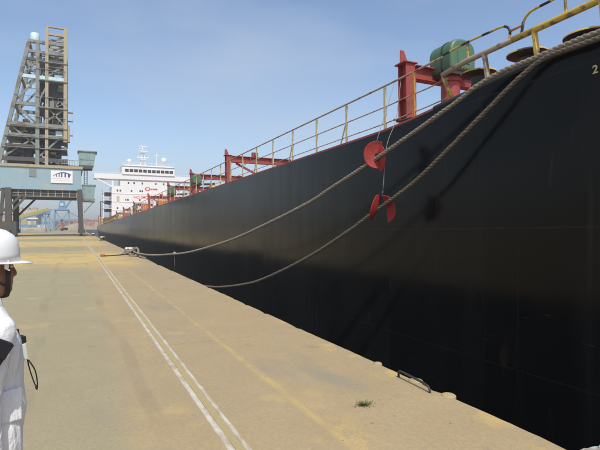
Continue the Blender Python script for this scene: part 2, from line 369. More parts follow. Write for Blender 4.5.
# grass tuft in a crack
m = MB()
for i in range(220):
    a = random.uniform(0, 6.28); r = abs(random.gauss(0,.036)); px, py = 2.42+r*math.cos(a)*1.3, 3.68+r*math.sin(a)
    L = random.uniform(.009,.025); d = Vector((math.cos(a),math.sin(a),0))*random.uniform(.6,1.6)*L; s_ = Vector((-d.y,d.x,0)).normalized()*.003
    p = Vector((px,py,0)); q = p+d*.5+Vector((0,0,L*.7)); e = p+d*1.1+Vector((0,0,L))
    m.add([p-s_,p+s_,q+s_*.8,q-s_*.8,e], [(0,1,2,3),(3,2,4)])
o = m.build('grass_tuft', M['grass'], off=(2.42,3.68,0), loc=(2.42,3.68,0)); tag(o, 'small green grass tuft growing in the quay concrete', None, kind='stuff')

# loose pebbles and grain crumbs
m = MB()
def pebble(px, py, r):
    V = []
    for (a,b,c) in ((1,0,0),(-1,0,0),(0,1,0),(0,-1,0),(0,0,1),(0,0,-.3)):
        V.append((px+a*r*random.uniform(.7,1.3), py+b*r*random.uniform(.7,1.3), max(.0005,c*r*.6)))
    m.add(V, [(0,2,4),(2,1,4),(1,3,4),(3,0,4),(2,0,5),(1,2,5),(3,1,5),(0,3,5)])
for px, py in ((2.62,3.72),(2.58,3.62),(2.52,3.35),(2.85,3.02),(2.25,3.3)): pebble(px, py, random.uniform(.010,.016))
for i in range(420):
    py = 2.2+random.random()**2*16; px = random.uniform(-1.2, 3.2); pebble(px, py, random.choice((.003,.004,.004,.005,.006,.009)))
for i in range(500):
    py = 2.4+random.random()**2*9; px = random.choice((1.12+random.gauss(0,.1), 1.9+random.gauss(0,.09), 3.15+random.gauss(0,.12))); pebble(min(px,3.25), py, random.choice((.003,.004,.005)))
peb = m
m = MB()
for i in range(5200):
    py = 2.3+random.random()**2.2*14; t_ = random.random()
    if t_ < .45: px = 1.9+random.gauss(0,.05)+(abs(random.gauss(0,.14)) if py < 4.5 else 0)
    elif t_ < .65: px = 1.02+random.gauss(0,.12)
    elif t_ < .8: px = min(3.26, 3.12+random.gauss(0,.12))
    else: px = random.uniform(-1.5,3.2)
    pebble(px, py, random.uniform(.0018,.0042))
tag(m.build('spilled_grain', M['grain']), 'spilled yellow grain crumbs lying on the quay', None, kind='stuff')
m = peb
tag(m.build('pebbles', M['pebble']), 'loose pebbles and grain crumbs scattered over the quay', None, kind='stuff')

# ------------------------------------------------------------------ ship
TR = .0131; DZ = 2.98
SO = (23, 80, -6.18)                    # part offset: ship origin at the waterline, z counted from the main deck edge
ship = empty('cargo_ship', (23, 80, DZ+SO[2]), 'long black hulled bulk cargo ship with white bridge moored along the quay', 'ship')
ship.rotation_euler = (-math.atan(TR), 0, 0)
def sb(m, name, mt, parent=None, smooth=False, bevel=0): return m.build(name, mt, parent or ship, smooth, SO, bevel)
def rel(Y, z): return z - (DZ - TR*(Y-80))       # world height -> height above the deck edge line
def sstep(t): t = max(0, min(1, t)); return t*t*(3-2*t)
def sheer(Y): return .28*sstep((9.5-Y)/5.0) + .5*sstep((2-Y)/30)
# hull by stations
stn = [(-27,.6,.2),(-26,3.5,1.2),(-23,7.2,3.2),(-18,10.8,7),(-12,13.6,10.6),(-6,15.4,13.6),(-1,16.2,15.6),(3,16.4,16.36),(5,16.4,16.4)]
stn += [(yy,16.4,16.4) for yy in (6,7,8,9,10,11,12,15,20,30,40,60,80,100,120,140,155)]
stn += [(163,16.4,15.6),(172,16.3,13),(180,15.9,9.0),(186,15.0,5.5),(190,13.6,3.5)]
m = MB(); V = []; F = []; K = 8
for (yy, hb, hw) in stn:
    e = sheer(yy)
    sec = [(hb, e), (hb, e-.5), (hb-(hb-hw)*.1, -2.0), (hb-(hb-hw)*.3, -3.6), (hb-(hb-hw)*.6, -5.0), (hw, -6.2), (hw, -9), (hw*.9, -11)]
    V += [(23-a, yy, zz) for a, zz in sec]+[(23+a, yy, zz) for a, zz in reversed(sec)]
W = 2*K
for i in range(len(stn)-1):
    for q in range(W-1): F.append((i*W+q, i*W+q+1, (i+1)*W+q+1, (i+1)*W+q))
F.append(tuple(range(W))); F.append(tuple((len(stn)-1)*W+q for q in range(W)))
m.add(V, F); hull = sb(m, 'hull', M['hull']); smooth_angle(hull, 30)
# deck plate
m = MB(); V = []; F = []
for (yy, hb, hw) in stn: V += [(23-hb+.12, yy, sheer(yy)-.06), (23+hb-.12, yy, sheer(yy)-.06)]
for i in range(len(stn)-1): F.append((2*i, 2*i+1, 2*i+3, 2*i+2))
m.add(V, F); sb(m, 'deck', M['red'])
# red sheer bar along the deck edge, black gunwale lip by the bow rollers
pts = [(6.64, yy, sheer(yy)+.028) for yy in [7.4+.6*i for i in range(14)]+[18,25,40,60,100,140,170]]
m = MB()
for a, b in zip(pts, pts[1:]): m.bar(a, b, .05, .055)
sb(m, 'gunwale_bar', M['red'], hull)
m = MB(); pts = [(6.63, yy, sheer(yy)+.03) for yy in (7.38,6.8,6.2,5.6,5,4.4,3.6,2.6,1.4,0)]
m.tube(pts, .055, 10); sb(m, 'fender_lip', M['dark'], hull, True)

# guard rail along the deck edge
top = lambda yy: sheer(yy)*.25+1.15
gr = MB(); ysr = [7.25+.5*i for i in range(20)]+list(range(18,176,6))
gr.tube([(6.75, yy, top(yy)) for yy in ysr], .024, 8)
rail = sb(gr, 'guard_rail', M['pipe_top'], None, True)
for hgt, r in ((.64,.015),(.24,.013)):
    m = MB(); m.tube([(6.75, yy, hgt*(1 if yy > 8 else .97)+sheer(yy)*.6) for yy in [7.12]+ysr], r, 6); sb(m, 'rail_bar', M['pipe_top'], rail, True)
pm = MB(); pm.box(-.016,.016,-.04,.04,0,1.13); post_mesh = pm.mesh('post'); post_mesh.materials.append(M['cream'])
sm = MB(); sm.bar((0,0,.72),(.0,.38,0),.035,.02); sm.bar((0,.02,.03),(0,.4,.03),.05,.012); stay_mesh = sm.mesh('stay'); stay_mesh.materials.append(M['cream'])
i = 0; yy = 9.25
while yy < 174:
    lo = (6.75-SO[0], yy-SO[1], sheer(yy)*.4-.02-SO[2])
    link('post', post_mesh, rail, lo)
    if i % 2 == 1: link('stay', stay_mesh, rail, lo)
    i += 1; yy += 1.78
m = MB(); m.box(6.72,6.78,8.13,8.21,.05,1.18); sb(m, 'post', M['orange'], rail)
# accommodation ladder stowed on edge far aft
m = MB()
for zz in (.25, 1.0): m.bar((6.72,92,zz),(6.72,134,zz),.12,.16)
lad = sb(m, 'gangway_ladder', M['yellow'])
for q in range(22):
    m = MB(); a = 92+q*1.95; m.bar((6.72,a,.25),(6.72,a+(1.0 if q%2 else 1.8),1.0),.08,.09); sb(m, 'truss_bar', M['yellow'], lad)

# bow gate: thick pipe, striped loops
gp = [(6.72,7.25,.80+.0),(6.72,6.6,.87),(6.72,5.9,.875),(6.72,5.0,.89),(6.72,4.2,.90),(6.72,3.2,.93),(6.72,2.0,.97)]
m = MB(); m.tube(gp[:4], .05, 12); guard = sb(m, 'roller_guard_pipe', M['pipe_top'], None, True)
m = MB(); m.tube([(6.72,5.55,.885)]+gp[3:], .053, 12); sb(m, 'painted_sleeve', M['yellow'], guard, True)
for (a, b, mt) in (((6.72,6.16,.86),(6.70,6.06,.30),'pipe_top'), ((6.72,5.13,.88),(6.70,5.05,.30),'yellow'), ((6.72,4.05,.9),(6.70,3.98,.3),'yellow')):
    m = MB(); m.bar(a, b, .085, .05); sb(m, 'guard_post', M[mt], guard)
m = MB(); m.tube([(6.74,7.27,.83),(6.76,7.17,.55),(6.80,7.02,.22)], .04, 8); sb(m, 'guard_post', M['yellow'], guard, True)
def loop(pts, name):
    pv = [Vector((6.75,a,rel(a,b))) for a, b in pts]
    # fine resample
    fine = []
    for a, b in zip(pv, pv[1:]):
        n = max(1, int((b-a).length/.06))
        fine += [a.lerp(b, q/n) for q in range(n)]
    fine.append(pv[-1])
    m = MB(); m.tube(fine, .021, 8); o = sb(m, name, M['yellow'], None, True)
    L = 0; q = 0
    while q < len(fine)-5:
        mb = MB(); mb.tube(fine[q:q+4], .0228, 8); sb(mb, 'black_band', M['black_paint'], o, True); q += 8
    return o
loop([(7.25,5.145),(7.0,5.16),(6.53,5.18),(6.05,5.17),(5.86,5.17),(5.74,5.15),(5.66,5.10),(5.625,5.03),(5.625,4.96),(5.65,4.90),(5.71,4.845)], 'gate_loop')
loop([(5.42,4.86),(5.385,4.93),(5.375,5.0),(5.36,5.07),(5.31,5.14),(5.23,5.19),(5.1,5.205),(4.6,5.22),(4.0,5.24),(3.2,5.27)], 'gate_loop')
m = MB(); m.tube([(6.75,5.63,rel(5.6,5.02)),(6.75,5.37,rel(5.4,5.03))], .022, 8); sb(m, 'gate_link', M['orange'], None, True)
m = MB(); m.bar((6.75,6.6,rel(6.6,5.18)),(6.75,6.58,rel(6.6,4.85)),.035,.03); sb(m, 'gate_upright', M['yellow'])
m = MB(); m.bar((6.75,4.62,rel(4.6,5.22)),(6.75,4.60,rel(4.6,4.9)),.035,.03); sb(m, 'gate_upright', M['yellow'])

# pedestal rollers with wide mushroom flanges
for yy, xx in ((6.62,7.06),(5.50,7.02),(4.42,6.98),(3.3,6.98)):
    b = rel(yy, 0); zt = rel(yy, 4.615 if yy > 4.6 else 4.53)
    m = MB(); m.lathe([(.24,sheer(yy)-.06),(.24,sheer(yy)+.04),(.17,sheer(yy)+.08),(.14,zt-.16),(.16,zt-.07),(.20,zt-.05)], (xx,yy,0), 24)
    ro = smooth_angle(sb(m, 'pedestal_roller', M['dark']), 40)
    m = MB(); m.lathe([(.18,zt-.06),(.29,zt-.035),(.335,zt-.01),(.335,zt+.012),(.30,zt+.03),(.10,zt+.055),(.01,zt+.06)], (xx,yy,0), 32); smooth_angle(sb(m, 'flange', M['dark'], ro), 40)
    m = MB(); V = []; F = []
    for q in range(32):
        a = q/32*6.2832
        for rr, zz in ((.3365,zt-.008),(.3365,zt+.0135),(.325,zt+.02)): V.append((xx+rr*math.cos(a),yy+rr*math.sin(a),zz))
    F = [(q*3+j,((q+1)%32)*3+j,((q+1)%32)*3+j+1,q*3+j+1) for q in range(32) for j in range(2)]
    m.add(V, F); sb(m, 'painted_rim', M['yellow'], ro, True)
# deck frames: red H posts with athwartship beams, some with a green capstan housing on a round pillar
def deck_frame(yy, housing=False, side=False, length=3.9, x0=7.8, blocks=()):
    d = -.06; H = 1.98
    m = MB()
    m.box(x0-.14,x0+.14,yy-.17,yy-.145,d,H); m.box(x0-.14,x0+.14,yy+.145,yy+.17,d,H); m.box(x0-.014,x0+.014,yy-.145,yy+.145,d,H)
    for zz in (H-.34, H-.9): m.box(x0-.135,x0+.135,yy-.144,yy+.144,zz-.012,zz+.012)
    fr = sb(m, 'deck_frame', M['red'])
    m = MB(); m.box(x0-.22,x0+.20,yy-.22,yy+.22,H+.001,H+.028); sb(m, 'cap_plate', M['red'], fr)
    m = MB(); m.prism([(x0-.20,yy-.012,H+.029),(x0+.06,yy-.012,H+.029),(x0-.08,yy-.012,H+.36),(x0-.19,yy-.012,H+.36)], (0,.024,0)); sb(m, 'gusset', M['red'], fr)
    m = MB(); x1 = x0+length
    m.box(x0+.251,x1,yy-.13,yy+.13,H-.015,H+.01); m.box(x0+.191,x1,yy-.13,yy+.13,H-.36,H-.335); m.box(x0+.191,x1,yy-.012,yy+.012,H-.334,H-.016)
    for q in (.33,.66): m.box(x0+length*q,x0+length*q+.02,yy-.125,yy+.125,H-.334,H-.016)
    sb(m, 'cross_beam', M['red'], fr)
    m = MB(); m.box(x1-.17,x1+.15,yy-.16,yy+.16,d,H-.361); sb(m, 'inner_post', M['red'], fr)
    if not housing: m = MB(); m.bar((x0+.5,yy+.1,H-.38),(x1-.2,yy+.1,.1),.12,.1); sb(m, 'brace', M['red'], fr)
    for bx_ in blocks:
        m = MB(); m.box(bx_-.17,bx_+.17,yy-.1,yy+.1,H+.011,H+.28); m.box(bx_-.06,bx_+.06,yy-.2,yy-.101,H+.05,H+.22); sb(m, 'sheave_block', M['red'], fr)
    if housing:
        px, py = (x0-.05, yy-.9) if side else (x0+1.22, yy+.02)
        hb_ = 1.12 if side else H-.20; g_ = .78 if side else 1.0
        m = MB(); m.lathe([(.30,d),(.30,d+.03),(.245,d+.04),(.245,hb_-.22),(.30,hb_-.20),(.30,hb_-.092)], (px,py-.32,0), 24); smooth_angle(sb(m, 'pillar', M['red'], fr), 40)
        m = MB(); m.prism([(px-.26,py-.33,d),(px-.62,py-.33,d),(px-.26,py-.33,d+.55)], (0,.025,0)); sb(m, 'bracket', M['orange'], fr)
        # rounded housing, arched over the top
        hx, hy, hz = px+.04, py-.34, hb_
        prof = [(-.39,0),(.39,0),(.42,.10),(.42,.46)]+[(.42*math.copysign(abs(math.cos(a))**.75,math.cos(a)), .50+.34*math.sin(a)) for a in [R(q) for q in range(0,181,12)]]+[(-.42,.46),(-.42,.10)]
        prof = [(a*g_, b*g_) for a, b in prof]
        m = MB(); m.prism([(hx+a, hy-.42, hz+b) for a, b in prof], (0,.84,0)); ho = sb(m, 'machinery_housing', M['green'], fr, False, .06); smooth_angle(ho, 50)
        m = MB(); pr2 = [(a*1.03, b*1.02+.002) for a, b in prof]; m.prism([(hx+a, hy-.10, hz+b) for a, b in pr2], (0,.05,0)); sb(m, 'seam_band', M['dark'], ho)
        for q in range(7):
            a_ = (-.30+q*.10)*g_; bm_ = MB(); bm_.lathe([(.016,0),(.016,.018),(.008,.02)], (hx+a_,hy-.421,hz+.07), 8, axis=(0,-1,0)); sb(bm_, 'bolt', M['dark'], ho)
        bm_ = MB(); bm_.box(hx-.2*g_,hx+.2*g_,hy-.437,hy-.4215,hz+.2*g_,hz+.5*g_); sb(bm_, 'inspection_plate', M['green'], ho)
        m = MB(); m.box(hx-.36,hx+.36,hy-.38,hy+.38,hz-.09,hz-.002); sb(m, 'base_plate', M['dark'], ho)
        m = MB(); m.lathe([(.05,0),(.05,.1),(.09,.1),(.09,.16),(.02,.18)], (hx+.62,hy-.1,hz+.36), 12); m.bar((hx+.48,hy-.1,hz+.3),(hx+.62,hy-.1,hz+.36),.05); sb(m, 'valve', M['dark'], ho)
        m = MB(); m.bar((hx+.45,hy-.2,hz-.02),(hx+1.3,hy-.2,hz+.02),.12,.14); m.bar((hx+.9,hy-.3,hz-.2),(hx+1.25,hy-.3,hz+.12),.07,.07); sb(m, 'hose_bundle', M['dark'], ho)
    return fr
deck_frame(9.75, True)
m = MB(); m.tube(spline([(7.5,9.9,.55),(7.7,9.3,.42),(8.1,8.8,.36),(8.6,8.5,.50),(9.0,8.6,.75)], .08), .028, 8); sb(m, 'hose', M['dark'], None, True)
m = MB(); m.tube(spline([(7.05,9.2,.30),(7.3,8.7,.34),(7.9,8.2,.30),(8.5,8.0,.42)], .08), .022, 8); m.lathe([(.05,-.03),(.07,0),(.05,.03)], (7.6,8.45,.33), 10, axis=(1,-1,0)); sb(m, 'hose', M['dark'], None, True)
deck_frame(25.6, False, blocks=(9.4,))
deck_frame(34.6, True, True, blocks=(10.6,))
deck_frame(44, True, True)
deck_frame(57, False, blocks=(9.2,))
deck_frame(72, True, True); deck_frame(88, False); deck_frame(104, True, True); deck_frame(124, False); deck_frame(142, False)
# deck pipes and hatch coamings behind the frames
m = MB(); m.tube([(8.6,14,.25),(8.6,160,.25)], .11, 8); m.tube([(8.95,12,.22),(8.95,160,.22)], .08, 8); sb(m, 'deck_pipe', M['red'], None, True)
for i in range(7):
    a = 22+i*19.6
    m = MB(); m.box(13.2,32.8,a,a+14.5,-.05,1.0); hc = sb(m, 'hatch_coaming', M['red'])
    m = MB(); m.box(13.0,33,a-.2,a+14.7,1.003,1.35); sb(m, 'hatch_cover', M['green'], hc, False, .03)
# winch near the stern, yellow gear
m = MB(); m.prism([(7.0,134,.5),(7.0,141,.2),(7.0,141.4,1.7),(7.0,134.4,2.0)], (1.6,0,0)); tarp = sb(m, 'covered_winch', painted('dark_green_cover', (.05,.07,.045), wear=.7), None, False, .15)
for yy in (146,149,152,155,158,162,166): 
    m = MB(); m.bar((6.9,yy,0),(6.9,yy,3.6 if yy in (158,166) else 2.3),.22); m.bar((6.9,yy,2.0),(8.6,yy,2.0),.18); sb(m, 'davit', M['red' if yy in (152,166) else 'yellow'])
m = MB(); m.tube([(7.4,163,0),(7.4,163,8.0)], .16, 8); m.bar((7.4,163,8),(10.2,163,6.8),.2); sb(m, 'stores_crane', M['dark'], None, True)
m = MB(); m.box(6.9,10.8,160,161.5,1.6,2.7); sb(m, 'life_raft_rack', M['white'])

# superstructure
SY = 171
m = MB(); m.box(11.2,34.8,SY,SY+13,-.06,13.9); m.box(13.9,32.1,SY,SY+13,13.9,16.2)
m.box(11.2,11.75,SY,SY+.6,13.9,16.2); m.box(34.25,34.8,SY,SY+.6,13.9,16.2)
sup = sb(m, 'superstructure', M['white'])
m = MB(); m.box(5.7,40.3,SY-.4,SY+5,16.2,17.9); wing = sb(m, 'bridge_wing_deck', M['white'])
for sx in (1,-1):
    m = MB(); f = lambda q: 23-sx*q
    m.prism([(f(17.1),SY-.3,16.2),(f(16.4),SY-.3,16.2),(f(11.75),SY-.3,13.9),(f(11.75),SY-.3,13.35)], (0,.5,0)); sb(m, 'wing_bracket', M['white'], wing)
    m = MB(); m.bar((f(17.1),SY-.3,18.4),(f(9),SY-.3,18.4),.06); [m.bar((f(9+q*1.35),SY-.3,17.9),(f(9+q*1.35),SY-.3,18.4),.06) for q in range(7)]; sb(m, 'wing_rail', M['white'], wing)
m = MB(); m.box(14.4,32.0,SY-.7,SY+7,17.9,20.8); m.box(14.2,32.2,SY-.95,SY+7.2,20.8,21.0); bridge = sb(m, 'bridge_house', M['white'])
m = MB(); m.box(11.3,34.7,SY-.12,SY-.001,15.9,16.19); sb(m, 'shadow_ledge', M['white'], sup)
for i in range(11):
    m = MB(); a = 15.35+i*1.49; m.box(a,a+1.22,SY-.74,SY-.69,18.75,19.75); sb(m, 'bridge_window', M['glass'], bridge)
def supx(px): return 5.685+(px-94)*(23.0-5.685)/(148-94)+(px-94)*(px-148)*.00052
for zz, xs in ((15.0,(129,134.5,142.5,155.5,163,168)),(12.3,(118,121,132,140.5,142.5)),(9.2,(118,126.5,128.5,140,152)),(6.3,(118,124,130)),(3.6,(118,126))):
    for px in xs:
        xx = supx(px); m = MB(); m.box(xx-.24,xx+.24,SY-.03,SY+.05,zz-.32,zz+.32); wn = sb(m, 'window', M['glass'], sup)
for zz in (6.2, 9.0, 11.8):       # side galleries
    m = MB(); m.box(8.6,11.2,SY+.5,SY+11,zz-.15,zz); ga = sb(m, 'side_gallery', M['white'])
    m = MB(); m.bar((8.65,SY+.5,zz+1.05),(8.65,SY+11,zz+1.05),.06); m.bar((8.65,SY+.5,zz+1.05),(11.2,SY+.5,zz+1.05),.06)
    for q in range(5): m.bar((8.65,SY+.5+q*2.6,zz),(8.65,SY+.5+q*2.6,zz+1.05),.06)
    sb(m, 'gallery_rail', M['white'], ga)
    m = MB(); m.box(9.4,11.2,SY+1,SY+10,zz-.9,zz-.151); sb(m, 'gallery_beam', M['dark'], ga)
m = MB(); m.bar((8.7,SY+.6,0),(8.7,SY+.6,11.8),.2); sb(m, 'gallery_pillar', M['white'])
for zz in (2.8,5.6,8.4,11.2):
    sb(MB().box(11.15,34.85,SY-.10,SY-.001,zz,zz+.10), 'deck_ledge', M['white'], sup)
for xx in (15.8,24.6,29.0): sb(MB().bar((xx,SY-.14,0),(xx,SY-.14,13.8),.12), 'drain_pipe', M['white'], sup)
for xx, zz in ((13.4,.05),(17.6,2.9),(21.4,5.7),(13.2,8.5)):
    dr_ = sb(MB().box(xx-.42,xx+.42,SY-.06,SY-.001,zz,zz+1.9), 'door', M['cream'], sup)
for i in range(16):
    yy = 30+i*8.3+random.uniform(-1.5,1.5); xx = random.uniform(7.3,8.4); hh = random.uniform(.7,1.25)
    m = MB(); m.lathe([(.10,-.06),(.10,hh-.2),(.22,hh-.2),(.25,hh-.1),(.17,hh),(.02,hh+.03)], (xx,yy,0), 12)
    sb(m, 'mushroom_vent', M[random.choice(('orange','cream','yellow','white','red'))], None, True)
for i in range(9):
    yy = 47+i*12.1; m = MB(); m.box(7.3,8.2,yy,yy+1.5,-.05,random.uniform(.7,1.2)); bxo = sb(m, 'deck_locker', M[random.choice(('orange','yellow','white','red'))], None, False, .03)
    sb(MB().box(7.2,7.299,yy+.3,yy+.9,.2,.5), 'locker_door', M['dark'], bxo)
# mast, radars, domes
m = MB()
for a, b in ((-.8,-.6),(.8,-.6),(-.8,.9),(.8,.9)): m.bar((21.6+a,SY+3+b,21),(21.6+a*.45,SY+3+b*.45,27.0),.2)
m.box(20.6,22.6,SY+2,SY+4.4,23.6,23.8); m.box(20.9,22.3,SY+2.2,SY+4.0,26,26.2); m.bar((21.6,SY+3,26),(21.6,SY+3,28.6),.22); m.bar((19.6,SY+3,24.9),(23.6,SY+3,24.9),.14); m.bar((20.3,SY+3,27.6),(22.9,SY+3,27.6),.14)
mast = sb(m, 'signal_mast', M['white'])
for zz, L in ((24.2,1.9),(28.2,1.3),(26.5,1.5)):
    m = MB(); m.box(21.6-L,21.6+L,SY+1.7,SY+1.95,zz,zz+.28); sb(m, 'radar_scanner', M['white'], mast)
m = MB(); m.box(15,31.5,SY+.2,SY+6,21.01,21.35); sb(m, 'monkey_island', M['white'])
m = MB(); [m.bar((14.6+q*1.9,SY-.6,21.0),(14.6+q*1.9,SY-.6,22.0),.07) for q in range(10)]; m.bar((14.6,SY-.6,22.0),(31.7,SY-.6,22.0),.07); m.bar((14.6,SY-.6,21.5),(31.7,SY-.6,21.5),.05); sb(m, 'top_rail', M['white'])
m = MB(); m.bar((26.35,SY+3,21),(26.35,SY+3,26.3),.16); m.bar((25.6,SY+3,25.6),(27.1,SY+3,25.6),.12); sb(m, 'aerial_mast', M['white'])
for xx, zz, r in ((17.0,22.9,.75),(28.75,23.7,1.0)):
    m = MB(); m.lathe([(.18,21.0),(.18,zz-r*.9),(r*.6,zz-r*.85)]+[(r*math.cos(a),zz+r*math.sin(a)) for a in [R(q) for q in range(-50,90,12)]]+[(.01,zz+r)], (xx,SY+2,0), 20)
    sb(m, 'satellite_dome', M['white'], None, True)
m = MB(); m.bar((14.0,SY+9,16),(14.0,SY+9,23),.5); 
m = MB(); m.box(19,27,SY+9,SY+13,16.21,20.5); sb(m, 'funnel', M['white'])
def text(txt, size, mt, parent, place, name='lettering'):
    cu = bpy.data.curves.new('txt', 'FONT'); cu.body = txt; cu.size = size; cu.extrude = .004; cu.offset = .012*size
    tmp = bpy.data.objects.new('txt', cu); COL.objects.link(tmp)
    dg = bpy.context.evaluated_depsgraph_get(); me = bpy.data.meshes.new_from_object(tmp.evaluated_get(dg))
    bpy.data.objects.remove(tmp); me.name = name; me.transform(place); me.materials.clear(); me.materials.append(mt)
    o = link(name, me, parent); return o
def ship_place(loc, rot): return Matrix.Translation(Vector(loc)-Vector(SO)) @ rot
text('NO SMOKING', 1.25, M['red_letter'], sup, ship_place((18.2,SY-.02,9.75), Matrix.Rotation(R(90),4,'X')))
# red funnel-mark style emblem: ring and bar
m = MB(); V = []; F = []
n = 28
for q in range(n):
    a = q/n*6.2832
    for rr in (.40,.72): V += [(22.9+rr*1.25*math.cos(a), SY-.02, 13.1+rr*math.sin(a))]
for q in range(n): F.append((2*q,2*q+1,2*((q+1)%n)+1,2*((q+1)%n)))
m.add(V, F); m.box(23.9,26.2,SY-.03,SY-.004,12.85,13.35); sb(m, 'emblem', M['red_letter'], sup)
m = text('2', .165, M['yellow_letter'], hull, ship_place((6.594,4.115,rel(4.1,3.812)), Matrix.Rotation(R(-90),4,'Z') @ Matrix.Rotation(R(90),4,'X')))

# ------------------------------------------------------------------ mooring ropes (three laid strands)
def rope(pts, r, label, step=.05, pitch=.27, name='mooring_rope', base=None, mt='rope'):
    C = spline(pts, step); base = Vector(base or pts[0])
    root = empty(name, base, label, 'rope', 'mooring ropes from bow to bollard')
    t0 = (C[1]-C[0]).normalized(); a = t0.cross(Vector((0,0,1))).normalized(); fr = []; s_ = 0
    for i, p in enumerate(C):
        t = (C[min(i+1,len(C)-1)]-C[max(i-1,0)]).normalized(); a = (a-t*a.dot(t)).normalized(); fr.append((p, a.copy(), t.cross(a), s_))
        if i < len(C)-1: s_ += (C[i+1]-p).length
    for q in range(3):
        st = [p+(u*math.cos(2*math.pi*(s/pitch+q/3))+v*math.sin(2*math.pi*(s/pitch+q/3)))*r*(.38+.05*math.sin(s*5.1+q)+.03*math.sin(s*13.7)) for p, u, v, s in fr]
        MB().tube(st, [r*(.64+.035*math.sin(s*3.3+q*2)+.025*math.sin(s*17.0+q)) for p, u, v, s in fr], 8).build('strand', M[mt], root, True, off=base)
    return root
BX, BY = 2.95, 30.0
upper = [(BX+.16,BY-.2,.30),(3.10,27.9,.20),(3.46,25.05,.215),(3.85,22.5,.36),(4.30,19.53,.614),(4.86,15.79,1.19),(5.27,13.09,1.79),(5.577,11.04,2.31),(5.704,10.19,2.60),(5.885,8.99,3.0),(6.012,8.15,3.30),(6.24,6.62,3.87),(6.33,6.1,4.10),(6.42,5.62,4.24),(6.50,5.0,4.30),(6.52,4.5,4.335),(6.56,3.9,4.36),(6.62,3.2,4.38),(6.9,2.8,4.42)]
rope(upper, .047, 'upper grey mooring rope sagging from bow rollers to the bollard', base=(BX,BY,.3))
lower = [(BX+.15,BY-.3,.25),(3.15,27.5,.14),(3.3,26.2,.06),(3.5,25,-.12),(3.9,22,-.5),(4.25,19.7,-.66),(4.66,17.13,-.58),(5.04,14.61,-.21),(5.269,13.09,.18),(5.577,11.04,.887),(5.818,9.437,1.58),(5.92,8.76,1.915),(6.107,7.51,2.53),(6.241,6.62,3.12),(6.355,5.86,3.65),(6.423,5.41,3.97),(6.47,5.08,4.16),(6.475,4.8,4.24),(6.47,4.3,4.24),(6.52,3.7,4.26),(6.62,3.0,4.34),(6.9,2.5,4.4)]
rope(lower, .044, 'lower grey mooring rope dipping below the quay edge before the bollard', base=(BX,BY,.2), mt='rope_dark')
# short line hanging from the upper rope
hp = Vector((4.02,21.4,.46)); m = MB(); m.tube([hp+Vector((0,0,.07)),hp+Vector((.01,0,-.2)),hp+Vector((0,.01,-.72))], .016, 6); m.lathe([(.07,-.06),(.085,0),(.07,.06)], hp, 12, axis=(.14,-.97,.1))
tag(m.build('hanging_line', M['cord'], smooth=True, off=hp, loc=hp), 'short pale line knotted on the upper rope and hanging down', 'line')

# bollards
def bollard(px, py, label, s=1.0):
    b = empty('bollard', (px,py,0), label, 'bollard', 'bollards along the quay edge')
    m = MB(); m.lathe([(.30*s,0),(.30*s,.04*s),(.20*s,.07*s),(.17*s,.16*s),(.17*s,.26*s)], (0,0,0), 20); m.build('post', M['dark'], b, True)
    m = MB(); m.lathe([(.17*s,.255*s),(.25*s,.30*s),(.27*s,.36*s),(.22*s,.42*s),(.02,.44*s)], (0,0,0), 20); m.build('cap', M['bollard'], b, True)
    return b
bollard(BX, BY, 'pale topped mooring bollard with both mooring ropes looped on it')
bollard(3.0, 62, 'pale topped bare bollard beyond the roped one', 1.15)
bollard(3.0, 95, 'small far bollard beside the portal crane leg', 1.1)
# rope turns heaped round the near bollard
def turn(cz, rr, label_i, ph, tilt):
    n = 26; pts = []
    for q in range(n+1):
        a = ph+q/n*6.5; pts.append((BX+rr*math.cos(a)*(1+.06*math.sin(3*a)), BY+rr*1.05*math.sin(a), cz+tilt*math.sin(a+1)+.01*math.sin(5*a)))
    return pts
coil = empty('rope_coil', (BX,BY,0), 'tangled rope turns heaped around the near bollard', 'rope')
tails = [turn(.10,.27,0,.3,.03), turn(.18,.25,1,1.7,.05), turn(.26,.24,2,3.0,.05), turn(.06,.36,3,4.1,.01),
    [(BX+.2,BY-.1,.34),(BX+.34,BY-.5,.42),(BX+.40,BY-1.0,.34),(BX+.36,BY-1.6,.16),(BX+.2,BY-2.0,.05)],
    [(BX+.05,BY-.25,.2),(BX+.2,BY-.9,.30),(BX+.12,BY-1.5,.12),(BX-.1,BY-1.9,.05),(BX+.15,BY-2.5,.05),(BX+.3,BY-2.1,.2)],
    [(BX-.2,BY-.2,.1),(BX-.1,BY-.8,.14),(BX+.25,BY-1.3,.40),(BX+.3,BY-1.9,.30),(BX+.1,BY-2.3,.06),(BX-.2,BY-2.0,.05)],
    [(BX+.1,BY-1.2,.05),(BX+.28,BY-2.4,.05),(BX+.2,BY-3.6,.05),(BX+.33,BY-4.6,.04)]]
for p in tails: MB().tube(spline(p, .08), .047, 8).build('turn', M['rope'], coil, True, off=(BX,BY,0))
m = MB(); m.tube(spline([(BX-.25,BY-.3,.04),(BX-.6,BY-.9,.03),(BX-1.0,BY-1.3,.03),(BX-1.45,BY-1.5,.03)], .1), .03, 8); o = m.build('dark_rope_end', M['dark'], smooth=True, off=(BX-.8,BY-1,0), loc=(BX-.8,BY-1,0))
tag(o, 'dark rope end lying on the concrete left of the bollard', 'rope')
m = MB(); m.lathe([(.10,0),(.14,.03),(.12,.10),(.05,.14)], (0,0,0), 10); o = m.build('shackle_lump', painted('rust_red', (.35,.10,.05)), smooth=True, loc=(BX-1.55,BY-1.52,0)); tag(o, 'small rust red fitting at the end of the dark rope', 'fitting')

